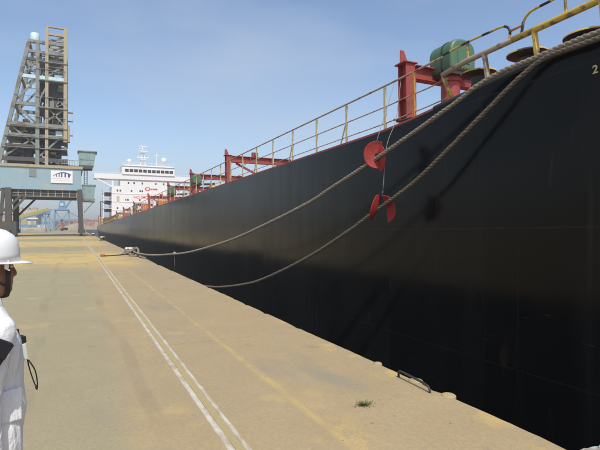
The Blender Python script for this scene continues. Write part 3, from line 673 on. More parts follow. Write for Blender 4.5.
# rat guards
def half_disc(c, hinge, outd, r, a0=-90, a1=90, th=.012, dish=.05):
    c = Vector(c); h = Vector(hinge).normalized(); u = Vector(outd); u = (u-h*u.dot(h)).normalized(); nrm = h.cross(u)
    ang = [R(a0+(a1-a0)*q/24) for q in range(25)]; m = MB(); V = []; rings = (.14, .45, .75, 1.0)
    for s_ in (0, 1):
        for rr in rings:
            for a in ang: V.append(c+(u*math.cos(a)+h*math.sin(a))*r*rr+nrm*(dish*rr*rr+s_*th))
    n = len(ang); L = len(rings); F = []
    for s_ in (0, 1):
        for i in range(L-1):
            for q in range(n-1):
                b = s_*L*n+i*n+q; F.append((b,b+1,b+n+1,b+n))
    for q in range(n-1): F.append(((L-1)*n+q,(L-1)*n+q+1,2*L*n-n+q+1,2*L*n-n+q)); F.append((q,q+1,L*n+q+1,L*n+q))
    for i in range(L-1):
        F.append((i*n,(i+1)*n,L*n+(i+1)*n,L*n+i*n)); F.append((i*n+n-1,(i+1)*n+n-1,L*n+(i+1)*n+n-1,L*n+i*n+n-1))
    m.add(V, F)
    m.tube([c+(u*math.cos(a)+h*math.sin(a))*r+nrm*(dish+th/2) for a in ang], .010, 6)
    return m
rt = Vector((.902,-.432,0)); fw = Vector((.432,.902,0)); dn = Vector((0,0,-1))
c1 = Vector((5.96,8.62,3.23))
t = empty('rat_guard', c1, 'red rat guard disc hanging open on the upper rope', 'rat guard', 'red rat guards on the ropes')
half_disc(c1+Vector((.02,-.02,0)), (.1,-.05,1), -rt*.95-fw*.12, .295, -112, 108).build('disc_half', M['rat_red'], t, False, c1)
half_disc(c1+Vector((.04,-.02,-.07)), (-.04,.05,1), rt*.30-fw*.95, .285, -95, 90).build('disc_half', M['rat_red'], t, False, c1)
m = MB(); m.tube([c1+rt*.02+Vector((0,0,-.32)),c1+rt*.02+Vector((0,0,.32))], .012, 8); m.build('hinge', M['dark'], t, True, c1)
m = MB(); m.tube(spline([c1+rt*.02+Vector((0,0,.26)),c1+Vector((.35,.1,1.0)),(6.75,8.98,5.0)], .2), .006, 6); m.build('cord', M['cord'], t, True, c1)
c2 = Vector((5.99,8.40,2.33))
t = empty('rat_guard', c2, 'red rat guard folded like a butterfly on the lower rope', 'rat guard', 'red rat guards on the ropes')
half_disc(c2, (-.20,.10,-1), -rt*.62+fw*.2-Vector((0,0,.0)), .30, -6, 172, dish=.04)
d1 = (rt*-.30+dn).normalized(); d2 = (rt*.22+dn).normalized()
half_disc(c2+d1*.29-rt*.015, d1, -rt*.42-fw*.9, .29, -90, 90).build('disc_half', M['rat_red'], t, False, c2)
half_disc(c2+d2*.29+rt*.03, d2, rt*.62-fw*.75, .29, -90, 90).build('disc_half', M['rat_red'], t, False, c2)
m = MB(); m.tube([c2+dn*.02,c2+Vector((.02,0,.10))], .02, 8); m.build('hinge', M['dark'], t, True, c2)
m = MB(); m.tube(spline([c2+Vector((.02,0,.08)),c2+Vector((.16,.05,1.1)),(6.62,8.75,4.1),(6.75,8.72,5.06)], .2), .006, 6); m.build('cord', M['cord'], t, True, c2)

# ------------------------------------------------------------------ portal crane (grain unloader)
CO = (-4.6, 100, 0)
crane = empty('portal_crane', CO, 'tall weathered portal crane with blue machinery house far along the quay', 'crane')
def cb(m, name, mt, parent=None, smooth=False): return m.build(name, M[mt], parent or crane, smooth, CO)
FY, BYk = 94.0, 106.0
for (xx, yy) in ((.75,FY),(.75,BYk),(-10.3,FY),(-10.3,BYk)):
    m = MB(); w_ = .75 if xx > 0 else .95
    m.bar((xx+(.3 if xx > 0 else 0),yy,1.2),(xx,yy,8.4),w_,.9); lg = cb(m, 'leg', 'crane_dark')
    m = MB(); m.box(xx-.2,xx+.9 if xx>0 else xx+.5,yy-2.2,yy+2.2,.5,1.2); bo = cb(m, 'bogie', 'crane_dark', lg)
    for q in (-1.5,-.5,.5,1.5):
        m = MB(); m.lathe([(.34,-.07),(.34,.07)], ((1.10 if xx>0 else -10.27),yy+q,.345), 16, axis=(1,0,0)); cb(m, 'wheel', 'crane_dark', lg)
m = MB(); m.bar((-11.6,FY,1.0),(-11.0,FY,8.3),.5,.6); cb(m, 'leg', 'crane_dark')
for a, b in (((-10.1,FY-.3,3.9),(-7.6,FY-.3,7.0)),((-11.5,FY-.3,3.9),(-8.4,FY-.3,7.0)),((-10.3,BYk,3.5),(-7.0,BYk,7.2)),((-10.3,FY,2.6),(-10.3,BYk,2.6)),((.8,FY,5.4),(.8,BYk,5.4)),((.8,FY,1.4),(.8,BYk,1.4))):
    cb(MB().bar(a, b, .35), 'brace', 'crane_dark')
cb(MB().box(-12,-9.0,FY-1,FY+1.2,.3,2.6), 'drive_cabinet', 'crane_dark')
m = MB(); m.box(-16,1.0,FY-.2,BYk,8.55,12.05); mh = cb(m, 'machinery_house', 'crane_blue')
for i in range(44):
    a = -15.8+i*.385
    cb(MB().box(a,a+.12,FY-.22,FY-.199,8.6,12.0), 'cladding_rib', 'crane_blue', mh)
cb(MB().box(-16.2,1.25,FY-.4,BYk+.2,12.06,12.55), 'roof_edge', 'crane_tan', mh)
cb(MB().box(-16,.9,FY-.3,FY-.21,8.2,8.55), 'bottom_flange', 'crane_blue', mh)
m = MB(); m.box(-7.2,-6.1,FY-.28,FY-.25,10.4,11.7); cb(m, 'louvre', 'crane_steel', mh)
# sign board with blue arch emblem
sg = cb(MB().box(-3.85,-.40,FY-.36,FY-.26,9.45,11.65), 'sign_board', 'board', mh)
m = MB(); V = []; F = []
for q in range(25):
    u = q/24; xx = -3.55+u*2.9; zz = 10.55+.75*math.sin(u*math.pi*.86+.0)**.8
    V += [(xx,FY-.372,zz-.02-.10*u),(xx,FY-.372,zz+.10)]
for q in range(24): F.append((2*q,2*q+1,2*q+3,2*q+2))
m.add(V, F)
for u, w_ in ((.2,.10),(.34,.16),(.48,.22),(.68,.26),(.88,.34)):
    xx = -3.55+u*2.9; zz = 10.55+.75*math.sin(u*math.pi*.86)**.8
    m.box(xx-w_/2,xx+w_/2,FY-.374,FY-.361,10.50,zz)
cb(m, 'arch_emblem', 'ink', sg)
m = MB()
for i in range(24): m.box(-3.6+i*.125,-3.6+i*.125+random.uniform(.05,.10),FY-.372,FY-.361,10.18,10.28)
for i in range(22): m.box(-3.5+i*.125,-3.5+i*.125+random.uniform(.05,.10),FY-.372,FY-.361,9.84,9.92)
cb(m, 'small_print', 'ink_pale', sg)
# gallery under the house
m = MB(); m.box(-11.3,.3,FY+.2,BYk-.2,7.0,8.2); ug = cb(m, 'under_gallery', 'crane_dark')
for i in range(11):
    a = -11.2+i*1.14; cb(MB().box(a,a+.12,FY+.05,FY+.199,6.95,8.25), 'gallery_post', 'crane_tan', ug)
for zz in (7.0,7.6,8.18): cb(MB().box(-11.3,.3,FY+.06,FY+.19,zz-.05,zz+.05), 'gallery_rail', 'crane_steel', ug)
# platforms and cabs to seaward
m = MB(); m.box(-3,2.8,FY+.3,FY+6,12.56,12.75); cb(m, 'walkway', 'crane_dark')
m = MB(); m.prism([(.65,FY+.2,12.9),(3.1,FY+.2,12.9),(3.45,FY+.2,15.35),(.55,FY+.2,15.35)], (0,3.4,0)); c_ = cb(m, 'operator_cab', 'cab_green')
cb(MB().box(.4,3.65,FY,FY+3.8,15.36,15.55), 'cab_roof', 'crane_steel', c_); cb(MB().box(.8,2.9,FY+.1,FY+3.6,12.3,12.89), 'cab_floor', 'crane_dark', c_)
for a in (.75,1.6,2.45): cb(MB().box(a,a+.7,FY+.14,FY+.199,13.9,15.1), 'cab_window', 'cab_green', c_)
m = MB(); m.prism([(1.15,FY+.4,6.9),(3.15,FY+.4,6.9),(3.35,FY+.4,9.2),(1.15,FY+.4,9.2)], (0,3,0)); c_ = cb(m, 'lower_cab', 'cab_green')
cb(MB().box(1.12,3.5,FY+.3,FY+3.6,9.21,9.4), 'cab_roof', 'crane_steel', c_); cb(MB().box(1.12,3.3,FY+.3,FY+3.5,6.3,6.89), 'cab_floor', 'crane_steel', c_)
cb(MB().bar((3.1,FY+.6,6.3),(1.5,FY+.6,4.3),.18), 'cab_strut', 'crane_steel', c_)
m = MB(); m.bar((2.0,FY+1,12.4),(2.0,FY+1,9.4),.15); m.bar((1.5,FY+1,12.4),(1.5,FY+1,9.4),.15); [m.bar((1.5,FY+1,9.6+q*.4),(2.0,FY+1,9.6+q*.4),.07) for q in range(7)]; cb(m, 'ladder', 'crane_dark')
# tower: two frames tied together
for fy, s_ in ((FY+1.5,0),(FY+8.5,1)):
    cb(MB().bar((-11.9,fy,12.6),(-7.45,fy,34.2),.62,.6), 'raking_leg', 'crane_steel')
    cb(MB().bar((-6.05,fy,12.6),(-6.05,fy,34.5),.62,.6), 'tower_post', 'crane_steel')
    cb(MB().bar((-4.6,fy,12.6),(-4.6,fy,37.6),.5,.6), 'tower_post', 'crane_tan')
    cb(MB().bar((-1.6,fy,17.0),(-1.6,fy,37.7),.62,.7), 'tower_post', 'crane_tan')
    for zz, x0, x1, hh, mt in ((37.6,-4.9,-1.5,.18,'crane_tan'),(36.3,-4.9,-1.5,.4,'crane_tan'),(34.6,-7.6,-1.5,.5,'crane_steel'),(32.8,-7.8,-1.5,.45,'crane_steel'),(31.4,-8.0,-1.5,.45,'crane_dark'),
            (28.3,-8.6,-1.4,.6,'pale_cyan'),(23.4,-9.7,-5.7,.6,'crane_steel'),(23.0,-6,-1.4,.3,'crane_steel'),(19.8,-10.4,-1.4,.6,'crane_steel'),(17.9,-10.8,-1.4,.4,'crane_steel'),(16.0,-11.2,-5.6,.4,'crane_dark'),(13.6,-11.8,-1.2,.7,'crane_dark')):
        cb(MB().bar((x0,fy-.05*s_,zz),(x1,fy-.05*s_,zz),.5,hh), 'cross_beam', mt)
    for a, b in (((-8.0,31.2),(-6.1,28.5)),((-8.6,28.2),(-6.1,31.2)),((-9.6,23.6),(-6.1,28.2)),((-6.1,23.6),(-4.0,28.2)),((-9.6,23.3),(-6.1,19.9)),((-10.4,19.6),(-6.1,16.0)),((-11.4,13.8),(-6.1,17.8)),((-6.0,19.6),(-1.7,23)),((-6,14),(-2.4,17.8)),((-4.6,23.2),(-1.7,20)),
            ((-4.6,32.9),(-1.7,34.5)),((-4.6,34.8),(-1.7,36.2)),((-4.6,28.6),(-1.7,31.2))):
        cb(MB().bar((a[0],fy+.1,a[1]),(b[0],fy+.1,b[1]),.24,.3), 'diagonal', 'crane_steel')
for zz in (34.6,31.4,28.3,23.4,19.8,16.0):
    for xx in (-6.05,-1.6,-4.6): cb(MB().bar((xx,FY+1.5,zz),(xx,FY+8.5,zz),.35), 'tie_beam', 'crane_steel')
    lx = -11.9+(zz-12.6)*4.45/21.6; cb(MB().bar((lx,FY+1.5,zz),(lx,FY+8.5,zz),.35), 'tie_beam', 'crane_steel')
for zz in (29.6,30.4,33.7,35.4): cb(MB().bar((-4.6,FY+1.4,zz),(-1.6,FY+1.4,zz),.1), 'cross_rung', 'crane_steel')
m = MB(); m.lathe([(.72,34.6),(.75,34.8),(.75,36.0),(.6,36.2),(.02,36.25)], (-6.5,FY+2,0), 16); cb(m, 'water_tank', 'pale_cyan', None, True)
# dark machinery inside tower
for b in ((-5.8,-1.9,25.2,27.9),(-4.2,-2.0,20.2,24.9),(-5.6,-2.2,17.9,19.5),(-4.5,-2.4,13.9,17.6),(-9.6,-6.6,18.1,19.4),(-10.8,-7,12.9,15.4),(-4.9,-1.8,31.5,32.6)):
    m = MB(); m.box(b[0],b[1],FY+3,FY+7,b[2],b[3]); mc = cb(m, 'machinery', 'crane_dark')
    for q in range(4):
        xx = random.uniform(b[0],b[1]-.6); zz = random.uniform(b[2],b[3]-.4)
        cb(MB().box(xx,xx+random.uniform(.4,1.2),FY+2.3,FY+2.99,zz,zz+random.uniform(.2,.6)), 'fitting', random.choice(('crane_steel','crane_tan','crane_dark')), mc)
for zz in (31.2,27.9,23.0,19.4,17.6,15.7):       # grated platforms, stairs and clutter
    lx = -11.9+(zz-12.6)*4.45/21.6
    cb(MB().box(lx-.2 if zz < 20 else -5.9,-1.3,FY+1.0,FY+(8.9 if zz < 20 else 6.5),zz-.14,zz-.02), 'platform', 'crane_steel')
zs = [12.7,15.7,19.4,23.0,27.9,31.2,34.4]
for i in range(6):
    m = MB(); a, b = ((-5.8,-2.2) if i % 2 else (-2.2,-5.8))
    for yy in (FY+7.4,FY+8.2): m.bar((a,yy,zs[i]),(b,yy,zs[i+1]),.16,.3); m.bar((a,yy,zs[i]+1),(b,yy,zs[i+1]+1),.06)
    cb(m, 'stair', 'crane_steel')
for i in range(5):
    zz = zs[i+1]; lx = -11.9+(zz-12.6)*4.45/21.6
    for q in range(5):
        xx = random.uniform(lx+.4 if zz < 20 else -5.6,-2.4); h_ = random.uniform(.6,1.9); w_ = random.uniform(.5,1.5)
        cb(MB().box(xx,xx+w_,FY+random.uniform(2.2,4),FY+6,zz,zz+h_), 'equipment_box', random.choice(('crane_dark','crane_steel','crane_dark','crane_tan')))
for i in range(7):
    xx = -8.2+i*.9; m = MB(); m.tube([(xx,FY+6.5,12.7),(xx+.3,FY+6.4,22+random.uniform(-3,6))], .09, 6); cb(m, 'conduit', 'crane_dark', None, True)
for zz in (14.6,17.0,18.7,21.4,25.6,26.8,30.2): cb(MB().bar((-6.0,FY+8.4,zz),(-1.6,FY+8.4,zz),.22), 'cross_rung', 'crane_steel')
cb(MB().box(-3.2,-2.1,FY+1.6,FY+2.6,18.0,19.0), 'control_box', 'pale_cyan')
cb(MB().box(-1.9,-.9,FY+1.6,FY+3,17.2,20.2), 'elevator_foot', 'crane_tan')
for zz in (22.6,21.0,18.4):
    m = MB(); m.box(-1.3,-.35,FY+1.8,FY+2.6,zz,zz+.12); m.bar((-.4,FY+1.8,zz),(-.4,FY+1.8,zz+1),.07); cb(m, 'side_step', 'crane_tan')
for zz in (20.2,23.8,28.8):
    m = MB(); m.bar((-9.6 if zz < 26 else -8.4,FY+1.1,zz+1.0),(-1.6,FY+1.1,zz+1.0),.07)
    for q in range(8): m.bar((-8.4+q*.95,FY+1.1,zz),(-8.4+q*.95,FY+1.1,zz+1),.06)
    cb(m, 'platform_rail', 'crane_steel')
m = MB(); m.bar((-2.6,FY+.4,13.7),(2.6,FY+.4,13.7),.07)
for q in range(8): m.bar((-2.6+q*.42,FY+.4,12.7),(-2.6+q*.42,FY+.4,13.7),.06)
cb(m, 'walkway_rail', 'crane_steel')

# ------------------------------------------------------------------ far side of the harbour
def shed(x0, x1, y0, y1, h, ridge, mt, rmt, label, vents=0, doors=()):
    o = empty('warehouse', ((x0+x1)/2,(y0+y1)/2,0), label, 'warehouse'); off = o.location
    m = MB(); m.box(x0,x1,y0,y1,0,h); m.build('wall', M[mt], o, off=off)
    m = MB(); ym = (y0+y1)/2
    m.prism([(x0-.5,y0-.5,h+.01),(x0-.5,y1+.5,h+.01),(x0-.5,ym,h+ridge)], (x1-x0+1,0,0)); rf = m.build('roof', M[rmt], o, off=off)
    for i in range(vents):
        a = x0+(i+.5)*(x1-x0)/vents
        m = MB(); m.prism([(a-1.5,ym-6,h+ridge*.55),(a+1.5,ym-6,h+ridge*.55),(a+1.1,ym-6,h+ridge+.55),(a-1.1,ym-6,h+ridge+.55)], (0,8,0)); m.build('ventilator', M['crane_tan'], rf, off=off)
    for (a, b, hh, dm) in doors:
        m = MB(); m.box(a,b,y0-.12,y0-.01,0,hh); m.build('door', M[dm], o, off=off)
    return o
shed(-70,-17,262,300,8.0,3.0,'shed','shed','long tan warehouse with a row of roof ventilators behind the crane',16,((-30,-26,5,'crane_dark'),(-21,-18,5,'crane_dark')))
shed(-26,-15.5,235,250,5.0,.8,'shed_white','shed_white','low whitewashed shed in front of the long warehouse',0,((-17.4,-16,4.6,'shed'),(-24,-23,2.6,'harbour_blue')))
shed(-140,-75,320,380,11,3,'shed','shed','pale warehouse at the far left of the port',0)
shed(-15,6,420,450,6.5,1.5,'shed','brown','distant brown roofed shed straight down the quay',0,((-10,-6,4,'crane_dark'),))
shed(8,60,430,470,7,2,'shed','brown','distant red brown roofed shed behind the stern',0)
# conveyor
o = empty('conveyor_gallery', (-12,152,0), 'inclined yellow conveyor gallery rising to the blue crane', 'conveyor')
off = o.location
MB().bar((-24,150,1.0),(-7.4,158,6.9),1.4,.9).build('gallery', M['conveyor_yellow'], o, off=off)
MB().bar((-24,150,.3),(-7.4,158,6.2),1.6,.35).build('truss', M['harbour_blue'], o, off=off)
for t_ in (.35,.6,.97):
    p = Vector((-24,150,.5)).lerp(Vector((-7.4,158,6.3)), t_)
    for d in (-.6,.6): MB().bar((p.x,p.y+d,0),(p.x,p.y+d,p.z),.2).build('trestle', M['harbour_blue'], o, off=off)
# blue harbour crane
o = empty('harbour_crane', (-5.6,255,0), 'blue harbour crane with hopper and raised jibs in the distance', 'crane'); off = o.location
for xx in (-9.2,-2.2):
    for yy in (252,259): MB().bar((xx,yy,0),(xx*.85-.9,yy,9.8),.6).build('leg', M['harbour_blue'], o, off=off)
MB().prism([(-7.2,251.5,10.2),(-3.9,251.5,10.2),(-4.5,251.5,14.2),(-6.6,251.5,14.2)], (0,7,0)).build('hopper', M['harbour_blue'], o, off=off)
MB().box(-8.6,-2.6,251,260,9.6,10.2).build('platform', M['harbour_blue'], o, off=off)
MB().box(-6.3,-5.0,251.3,251.49,11.6,13.0).build('name_plate', M['pale_cyan'], o, off=off)
for a, b in (((-4.5,254,9.8),(.2,254,17.5)),((-5.0,257,9.8),(-.4,257,17.5)),((-5.6,254,13.5),(-7.8,254,17.8)),((-9.2,252,0),(-2.4,252,9.6)),((-2.2,252,0),(-8.8,252,9.6)),((-9.4,252,4.6),(1.0,252,4.6)),((-2.2,252,8.6),(5.5,252,4.2)),((-9.0,252,9.8),(-12.4,252,9.8)),((-12.4,252,9.8),(-9.2,252,3))):
    MB().bar(a, b, .42).build('jib', M['harbour_blue'], o, off=off)
o2 = empty('harbour_hopper', (-10.2,205,0), 'small blue lattice hopper stand left of the blue harbour crane', 'hopper'); off = o2.location
for a, b in (((-12,205,0),(-11.2,205,6.6)),((-8.4,205,0),(-9.2,205,6.6)),((-12,205,0),(-9.3,205,6)),((-8.4,205,0),(-11,205,6)),((-12,205,6.6),(-8.4,205,6.6)),((-11.7,205,3.2),(-8.8,205,3.2))): MB().bar(a,b,.32).build('strut', M['harbour_blue'], o2, off=off)
MB().prism([(-11.4,204,6.7),(-9.0,204,6.7),(-8.4,204,8),(-12,204,8)], (0,2.4,0)).build('funnel', M['harbour_blue'], o2, off=off)
# stacked containers and cargo
def container(x, y, z, L, mt, label):
    o = empty('container', (x,y,z), label, 'container', 'cargo boxes on the far quay')
    MB().box(-L/2,L/2,-1.2,1.2,0.01,2.55).build('shell', M[mt], o)
    for i in range(int(L/.6)): MB().box(-L/2+.2+i*.6,-L/2+.45+i*.6,-1.26,-1.199,.15,2.4).build('rib', M[mt], o)
    MB().box(-L/2-.02,-L/2+.15,-1.28,-1.261,0.02,2.54).build('corner_post', M['crane_steel'], o)
    return o
container(-21.2,228,2.56,6,'conveyor_yellow','yellow cargo container on top of the dark one')
container(-20.6,228,0,6,'crane_dark','dark cargo container beneath the yellow one')
container(-15.5,222,0,6,'harbour_blue','left blue cargo container in front of the white shed')
container(-18.5,214,0,5.2,'harbour_blue','blue cargo container standing left of the other blue ones')
container(-12.6,221,0,3,'shed_white','white cargo box beside the blue containers')
container(-6.2,300,2.56,9,'brown','rust red container stacked on top below the harbour crane')
container(-7.6,300,0,6,'brown','left rust red container at ground level below the harbour crane')
container(-1.4,300,0,6,'tarp','tan container at ground level below the harbour crane')
container(-.6,300,2.56,5,'brown','short rust red container stacked right below the harbour crane')
container(7.5,345,2.56,9,'brown','distant red container on top beyond the ship stern')
container(8.5,345,0,9,'shed','distant grey container at the bottom beyond the ship stern')
# covered cargo stacks
def stack(x, y, L, W, h, label):
    m = MB(); n = 10; V = []; F = []
    prof = [(-W/2,0),(-W/2*.97,h*.6),(-W/2*.8,h*.92),(0,h),(W/2*.8,h*.92),(W/2*.97,h*.6),(W/2,0)]
    for i in range(n):
        u = -L/2+L*i/(n-1); s_ = 1 if 0 < i < n-1 else .9
        for (b, c) in prof: V.append((u, b*s_+random.uniform(-.1,.1), max(0, c*s_+random.uniform(-.12,.12)) if c else 0))
    k_ = len(prof)
    for i in range(n-1):
        for q in range(k_-1): F.append((i*k_+q,i*k_+q+1,(i+1)*k_+q+1,(i+1)*k_+q))
    F += [tuple(range(k_)), tuple((n-1)*k_+q for q in range(k_))]
    o = m.add(V, F).build('cargo_stack', M['tarp'], loc=(x,y,0)); smooth_angle(o, 50); return tag(o, label, 'cargo stack', 'tarpaulin covered cargo stacks')
stack(.6,178,5.5,5,2.6,'tan tarpaulin covered cargo stack right of the crane leg')
stack(-13.5,186,9,5,1.5,'low tan cargo stack in front of the blue containers')
stack(-1.5,232,6,5,2.0,'tan cargo stack behind the dark parked car')
stack(1.8,262,6,6,3.6,'taller tan cargo stack farthest down the quay')
# parked car
o = empty('parked_car', (-3.4,214,0), 'dark car parked under the distant harbour crane', 'car')
MB().prism([(-2.1,-.85,.35),(2.1,-.85,.35),(2.15,-.85,.75),(1.3,-.85,.88),(.75,-.85,1.38),(-.95,-.85,1.40),(-1.55,-.85,.92),(-2.1,-.85,.85)], (0,1.7,0)).build('body', M['black_paint'], o, bevel=.05)
MB().prism([(1.1,-.86,.92),(.68,-.86,1.30),(-.85,-.86,1.31),(-1.25,-.86,.95)], (0,.009,0)).build('side_window', M['glass'], o)
for xx in (-1.3,1.3):
    for yy in (-.8,.8): MB().lathe([(.2,-.1),(.31,-.1),(.31,.1),(.2,.1)], (xx,yy,.312), 16, axis=(0,1,0)).build('wheel', M['dark'], o, True)

# ------------------------------------------------------------------ person (dock worker, right side view, turned to the ship)
PX, PY = -.335, 2.375
person = empty('person', (PX,PY,0), 'person in white hard hat and white coverall at the left edge', 'person')
person.rotation_euler = (0, 0, R(-62))
def fused(name, mb, mt, voxel, parent, smooth_it=6):
    o = mb.build(name, mt, parent, True)
    r = o.modifiers.new('remesh', 'REMESH'); r.mode = 'VOXEL'; r.voxel_size = voxel; r.use_smooth_shade = True
    s_ = o.modifiers.new('smooth', 'SMOOTH'); s_.factor = .5; s_.iterations = smooth_it
    return o
def ell(m, c, r, n=16, k=10):
    V = []; F = []
    for i in range(k+1):
        a = -math.pi/2+math.pi*i/k
        for q in range(n):
            b = 2*math.pi*q/n; V.append((c[0]+r[0]*math.cos(a)*math.cos(b)*.9999+1e-5*math.cos(b), c[1]+r[1]*math.cos(a)*math.sin(b)+1e-5*math.sin(b), c[2]+r[2]*math.sin(a)))
    for i in range(k):
        for q in range(n): F.append((i*n+q,i*n+(q+1)%n,(i+1)*n+(q+1)%n,(i+1)*n+q))
    F += [tuple(range(n-1,-1,-1)), tuple(k*n+q for q in range(n))]
    m.add(V, F)
def limb(m, pts, rad):
    C = []; Q = []
    for i in range(len(pts)-1):
        a, b = Vector(pts[i]), Vector(pts[i+1])
        for q in range(6): C.append(a.lerp(b, q/6)); Q.append(rad[i]+(rad[i+1]-rad[i])*q/6)
    C.append(Vector(pts[-1])); Q.append(rad[-1]); m.tube(C, Q, 14)
    for p, r in zip(pts, rad): ell(m, p, (r,r,r), 14, 8)
# local frame: +y ahead, +x to the person's right
HZ = 1.455
b = MB()
ell(b, (0,-.012,HZ+.045), (.076,.095,.098)); ell(b, (0,.030,HZ-.02), (.064,.068,.088)); ell(b, (0,.050,HZ-.072), (.044,.046,.036))
limb(b, [(0,.088,HZ+.030),(0,.104,HZ-.010)], [.010,.014]); ell(b, (.013,.098,HZ-.012), (.008,.010,.008)); ell(b, (-.013,.098,HZ-.012), (.008,.010,.008))
ell(b, (0,.086,HZ-.046), (.024,.014,.006)); ell(b, (0,.084,HZ-.058), (.021,.014,.007))
for s_ in (-1,1):
    ell(b, (s_*.079,-.012,HZ+.002), (.010,.021,.034)); ell(b, (s_*.034,.062,HZ-.012), (.026,.026,.022)); ell(b, (s_*.032,.081,HZ+.048), (.024,.014,.008))
limb(b, [(0,-.025,HZ-.02),(0,-.035,HZ-.13),(0,-.03,HZ-.2)], [.058,.056,.065])
limb(b, [(0,0,1.14),(0,0,1.0),(0,0,.9)], [.09,.09,.10])
ell(b, (0,-.03,1.17), (.13,.06,.12))
arms = {1: [(.185,-.04,1.235),(.225,-.10,.985),(.215,-.07,.76)], -1: [(-.185,-.02,1.235),(-.215,.03,.99),(-.13,.085,1.03)]}
for s_ in (1,-1):
    limb(b, arms[s_], [.048,.04,.028]); limb(b, [(s_*.09,0,.86),(s_*.10,.01,.46),(s_*.105,-.02,.08)], [.075,.055,.04])
def hand(base, dirv, side, curl):
    d = Vector(dirv).normalized(); base = Vector(base); sd = Vector(side).normalized(); nn = d.cross(sd)
    pm_ = base+d*.045
    for q in range(-3,4): ell(b, base+d*.045+sd*q*.010, (.017,.017,.017) if abs(q) < 3 else (.014,.014,.014), 10, 6)
    limb(b, [base-d*.01, base+d*.05], [.025,.028])
    for q, L in zip((-1.5,-.5,.5,1.5), (.060,.074,.078,.068)):
        p0 = base+d*.072+sd*q*.019; d2 = (d+nn*curl).normalized(); p1 = p0+d2*L*.5; d3 = (d*.4+nn*curl*1.8).normalized(); p2 = p1+d3*L*.5
        limb(b, [p0,p1,p2], [.0085,.008,.007])
    p0 = base+d*.015+sd*.028; p1 = p0+(d*.6+sd*.7+nn*.35).normalized()*.04; limb(b, [p0,p1,p1+(d*.8+sd*.2+nn*.5).normalized()*.03], [.011,.010,.008])
hand(arms[1][2], (0,.1,-1), (0,1,.1), .35)
hand(arms[-1][2], (.75,.55,.1), (-.3,.3,1), .7)
body = fused('body', b, M['skin'], .007, person, 3)
# eyes and hair
m = MB(); 
for s_ in (-1,1): ell(m, (s_*.030,.080,HZ+.026), (.013,.010,.008))
m.build('eyes', M['board'], person, True)
m = MB(); ell(m, (0,-.030,HZ+.04), (.081,.088,.085)); m.build('hair', M['hair'], person, True)
# coverall
c_ = MB()
def ring_loft(m, rings, n=24):
    V = []; F = []
    for (cx, cy, cz, rx, ry) in rings:
        for q in range(n): a = 2*math.pi*q/n; V.append((cx+rx*math.cos(a), cy+ry*math.sin(a), cz))
    for i in range(len(rings)-1):
        for q in range(n): F.append((i*n+q,i*n+(q+1)%n,(i+1)*n+(q+1)%n,(i+1)*n+q))
    F += [tuple(range(n-1,-1,-1)), tuple((len(rings)-1)*n+q for q in range(n))]; m.add(V, F)
ring_loft(c_, [(0,0,.78,.165,.125),(0,.005,.88,.178,.135),(0,.005,.98,.170,.122),(0,.005,1.08,.178,.120),(0,-.005,1.17,.192,.116),(0,-.02,1.25,.17,.098),(0,-.03,1.31,.092,.084),(0,-.03,1.335,.070,.070)])
for s_ in (1,-1):
    A = arms[s_]; wr = Vector(A[1]).lerp(Vector(A[2]), .92)
    limb(c_, [A[0], A[1], tuple(wr)], [.075,.062,.050]); limb(c_, [(s_*.09,0,.82),(s_*.10,.01,.46),(s_*.105,-.02,.13)], [.098,.082,.072])
cov = fused('coverall', c_, M['cotton'], .009, person, 4)
m = MB(); V = []; F = []; n = 28
for (rr, zz) in ((.066,1.315),(.070,1.365),(.076,1.362),(.084,1.315)):
    for q in range(n):
        a = 2*math.pi*q/n; V.append((rr*math.cos(a), -.028+rr*1.02*math.sin(a), zz-.02*max(0,math.sin(a))))
for i in range(3):
    for q in range(n): F.append((i*n+q,i*n+(q+1)%n,(i+1)*n+(q+1)%n,(i+1)*n+q))
m.add(V, F); m.build('collar', M['cotton'], person, True)
for s_ in (1,-1):
    m = MB(); limb(m, [(s_*.105,-.05,.05),(s_*.11,.06,.042),(s_*.112,.14,.036)], [.05,.048,.036]); m.box(s_*.108-.05,s_*.108+.05,-.10,.178,.001,.022); fused('shoe', m, M['dark'], .008, person, 3)
# pockets and seams
m = MB(); m.box(.172,.186,-.06,.06,.86,.99); m.build('side_pocket', M['cotton'], person, bevel=.005)
# hard hat
hc = (0, .0, HZ+.082)
m = MB(); n = 40; V = []; F = []
prof = [(1.0,0),(1.0,.03),(.985,.055),(.93,.084),(.82,.107),(.62,.124),(.36,.133),(.05,.136)]
for f_, zz in prof:
    for q in range(n):
        a = 2*math.pi*q/n; ridge = .004*max(0, 1-abs(math.cos(a))*5)*(1 if zz > .05 else 0)
        V.append((hc[0]+.108*f_*math.cos(a), hc[1]-.012+.134*f_*math.sin(a), hc[2]-.035+zz*1.05+ridge))
for i in range(len(prof)-1):
    for q in range(n): F.append((i*n+q,i*n+(q+1)%n,(i+1)*n+(q+1)%n,(i+1)*n+q))
F.append(tuple((len(prof)-1)*n+q for q in range(n))); m.add(V, F)
hat = m.build('hard_hat', M['helmet'], person, True)
sol = hat.modifiers.new('solid', 'SOLIDIFY'); sol.thickness = .004
m = MB(); V = []; F = []
for q in range(n):
    a = 2*math.pi*q/n; fwd = max(0, math.sin(a))**1.5
    for k_, (rx, zz) in enumerate(((.106,.001),(.112+.006,-.003),(.118,-.007),(.106,-.004))):
        ext = (.046*fwd if k_ in (1,2) else 0); V.append((rx*math.cos(a)*1.0, -.012+(rx+.026+ext)*math.sin(a), hc[2]-.034+zz-ext*.22))
for q in range(n):
    for k_ in range(4): F.append((q*4+k_, q*4+(k_+1)%4, ((q+1)%n)*4+(k_+1)%4, ((q+1)%n)*4+k_))
m.add(V, F); m.build('brim', M['helmet'], hat, True)
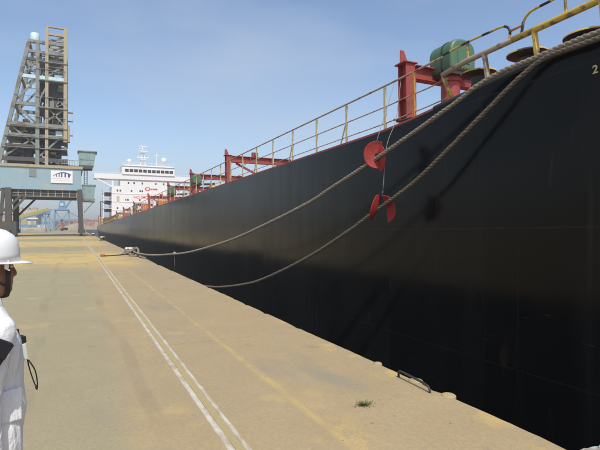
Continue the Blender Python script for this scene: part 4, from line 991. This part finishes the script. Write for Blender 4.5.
for s_ in (1,-1):
    m = MB(); pp = [(s_*.094,.035,HZ+.055),(s_*.088,.045,HZ+.0),(s_*.074,.050,HZ-.055),(s_*.045,.058,HZ-.098),(0,.062,HZ-.112)]
    sp = spline(pp, .012)
    for a, b_ in zip(sp, sp[1:]): m.bar(a, b_, .004, .018, up=(0,1,0))
    m.build('chin_strap', M['black'], hat)
    m = MB(); m.tube(spline([(s_*.090,-.07,HZ+.05),(s_*.088,-.03,HZ-.005),(s_*.078,.035,HZ-.05)], .012), .006, 6); m.build('rear_strap', M['black'], hat, True)
    m = MB(); m.box(s_*.094-.004,s_*.094+.006,.028,.044,HZ+.02,HZ+.055); m.bar((s_*.096,.030,HZ+.022),(s_*.096,.048,HZ+.012),.008,.006); m.build('strap_clip', M['helmet'], hat, bevel=.002)
def P2W(v): return person.matrix_basis @ Vector(v)
bpy.context.view_layer.update()
# black pouch slung at the shoulder
fo = empty('shoulder_pouch', P2W((.305,-.105,1.19)), 'black pouch slung at the shoulder of the person in white', 'pouch'); fo.rotation_euler = (R(-30), R(8), R(-62))
MB().box(-.014,.014,-.062,.062,-.055,.055).build('pouch_body', M['black'], fo, bevel=.008)
MB().box(.0145,.018,-.060,.060,-.01,.052).build('flap', M['black'], fo, bevel=.0015)
# handheld radio with wrist strap in the other hand
ra = empty('handheld_radio', P2W((-.030,.150,1.085)), 'small pale handheld radio with dark wrist strap held by the person', 'radio'); ra.rotation_euler = (R(8), 0, R(-62))
MB().box(-.022,.022,-.016,.016,-.04,.04).build('case', M['pale_fender'], ra, bevel=.006)
m = MB(); m.box(-.022,.022,-.017,.017,.041,.07); m.lathe([(.006,.071),(.006,.10),(.004,.104)], (-.012,0,0), 10); m.build('aerial', M['black'], ra)
m = MB(); m.tube(spline([(.01,.018,-.045),(.02,.035,-.10),(.012,.04,-.17),(.002,.038,-.185),(-.008,.034,-.16),(-.004,.022,-.09),(.0,.018,-.045)], .01), .003, 6); m.lathe([(.002,-.012),(.007,0),(.002,.012)], (.002,.038,-.187), 8); m.build('wrist_strap', M['black'], ra, True)

# ------------------------------------------------------------------ haze over the port
hz = MB().box(-650,650,-120,1050,-10.5,47); k = N('port_haze'); k.t.nodes.remove(k.b)
pv = k.new('ShaderNodeVolumePrincipled'); pv.inputs['Color'].default_value = (.92,.95,1,1); pv.inputs['Density'].default_value = .0008; pv.inputs['Anisotropy'].default_value = .2
k.lk(pv.outputs[0], k.t.nodes['Material Output'].inputs['Volume'])
tag(hz.build('haze', k.m), 'thin pale haze over the port', None, kind='stuff')
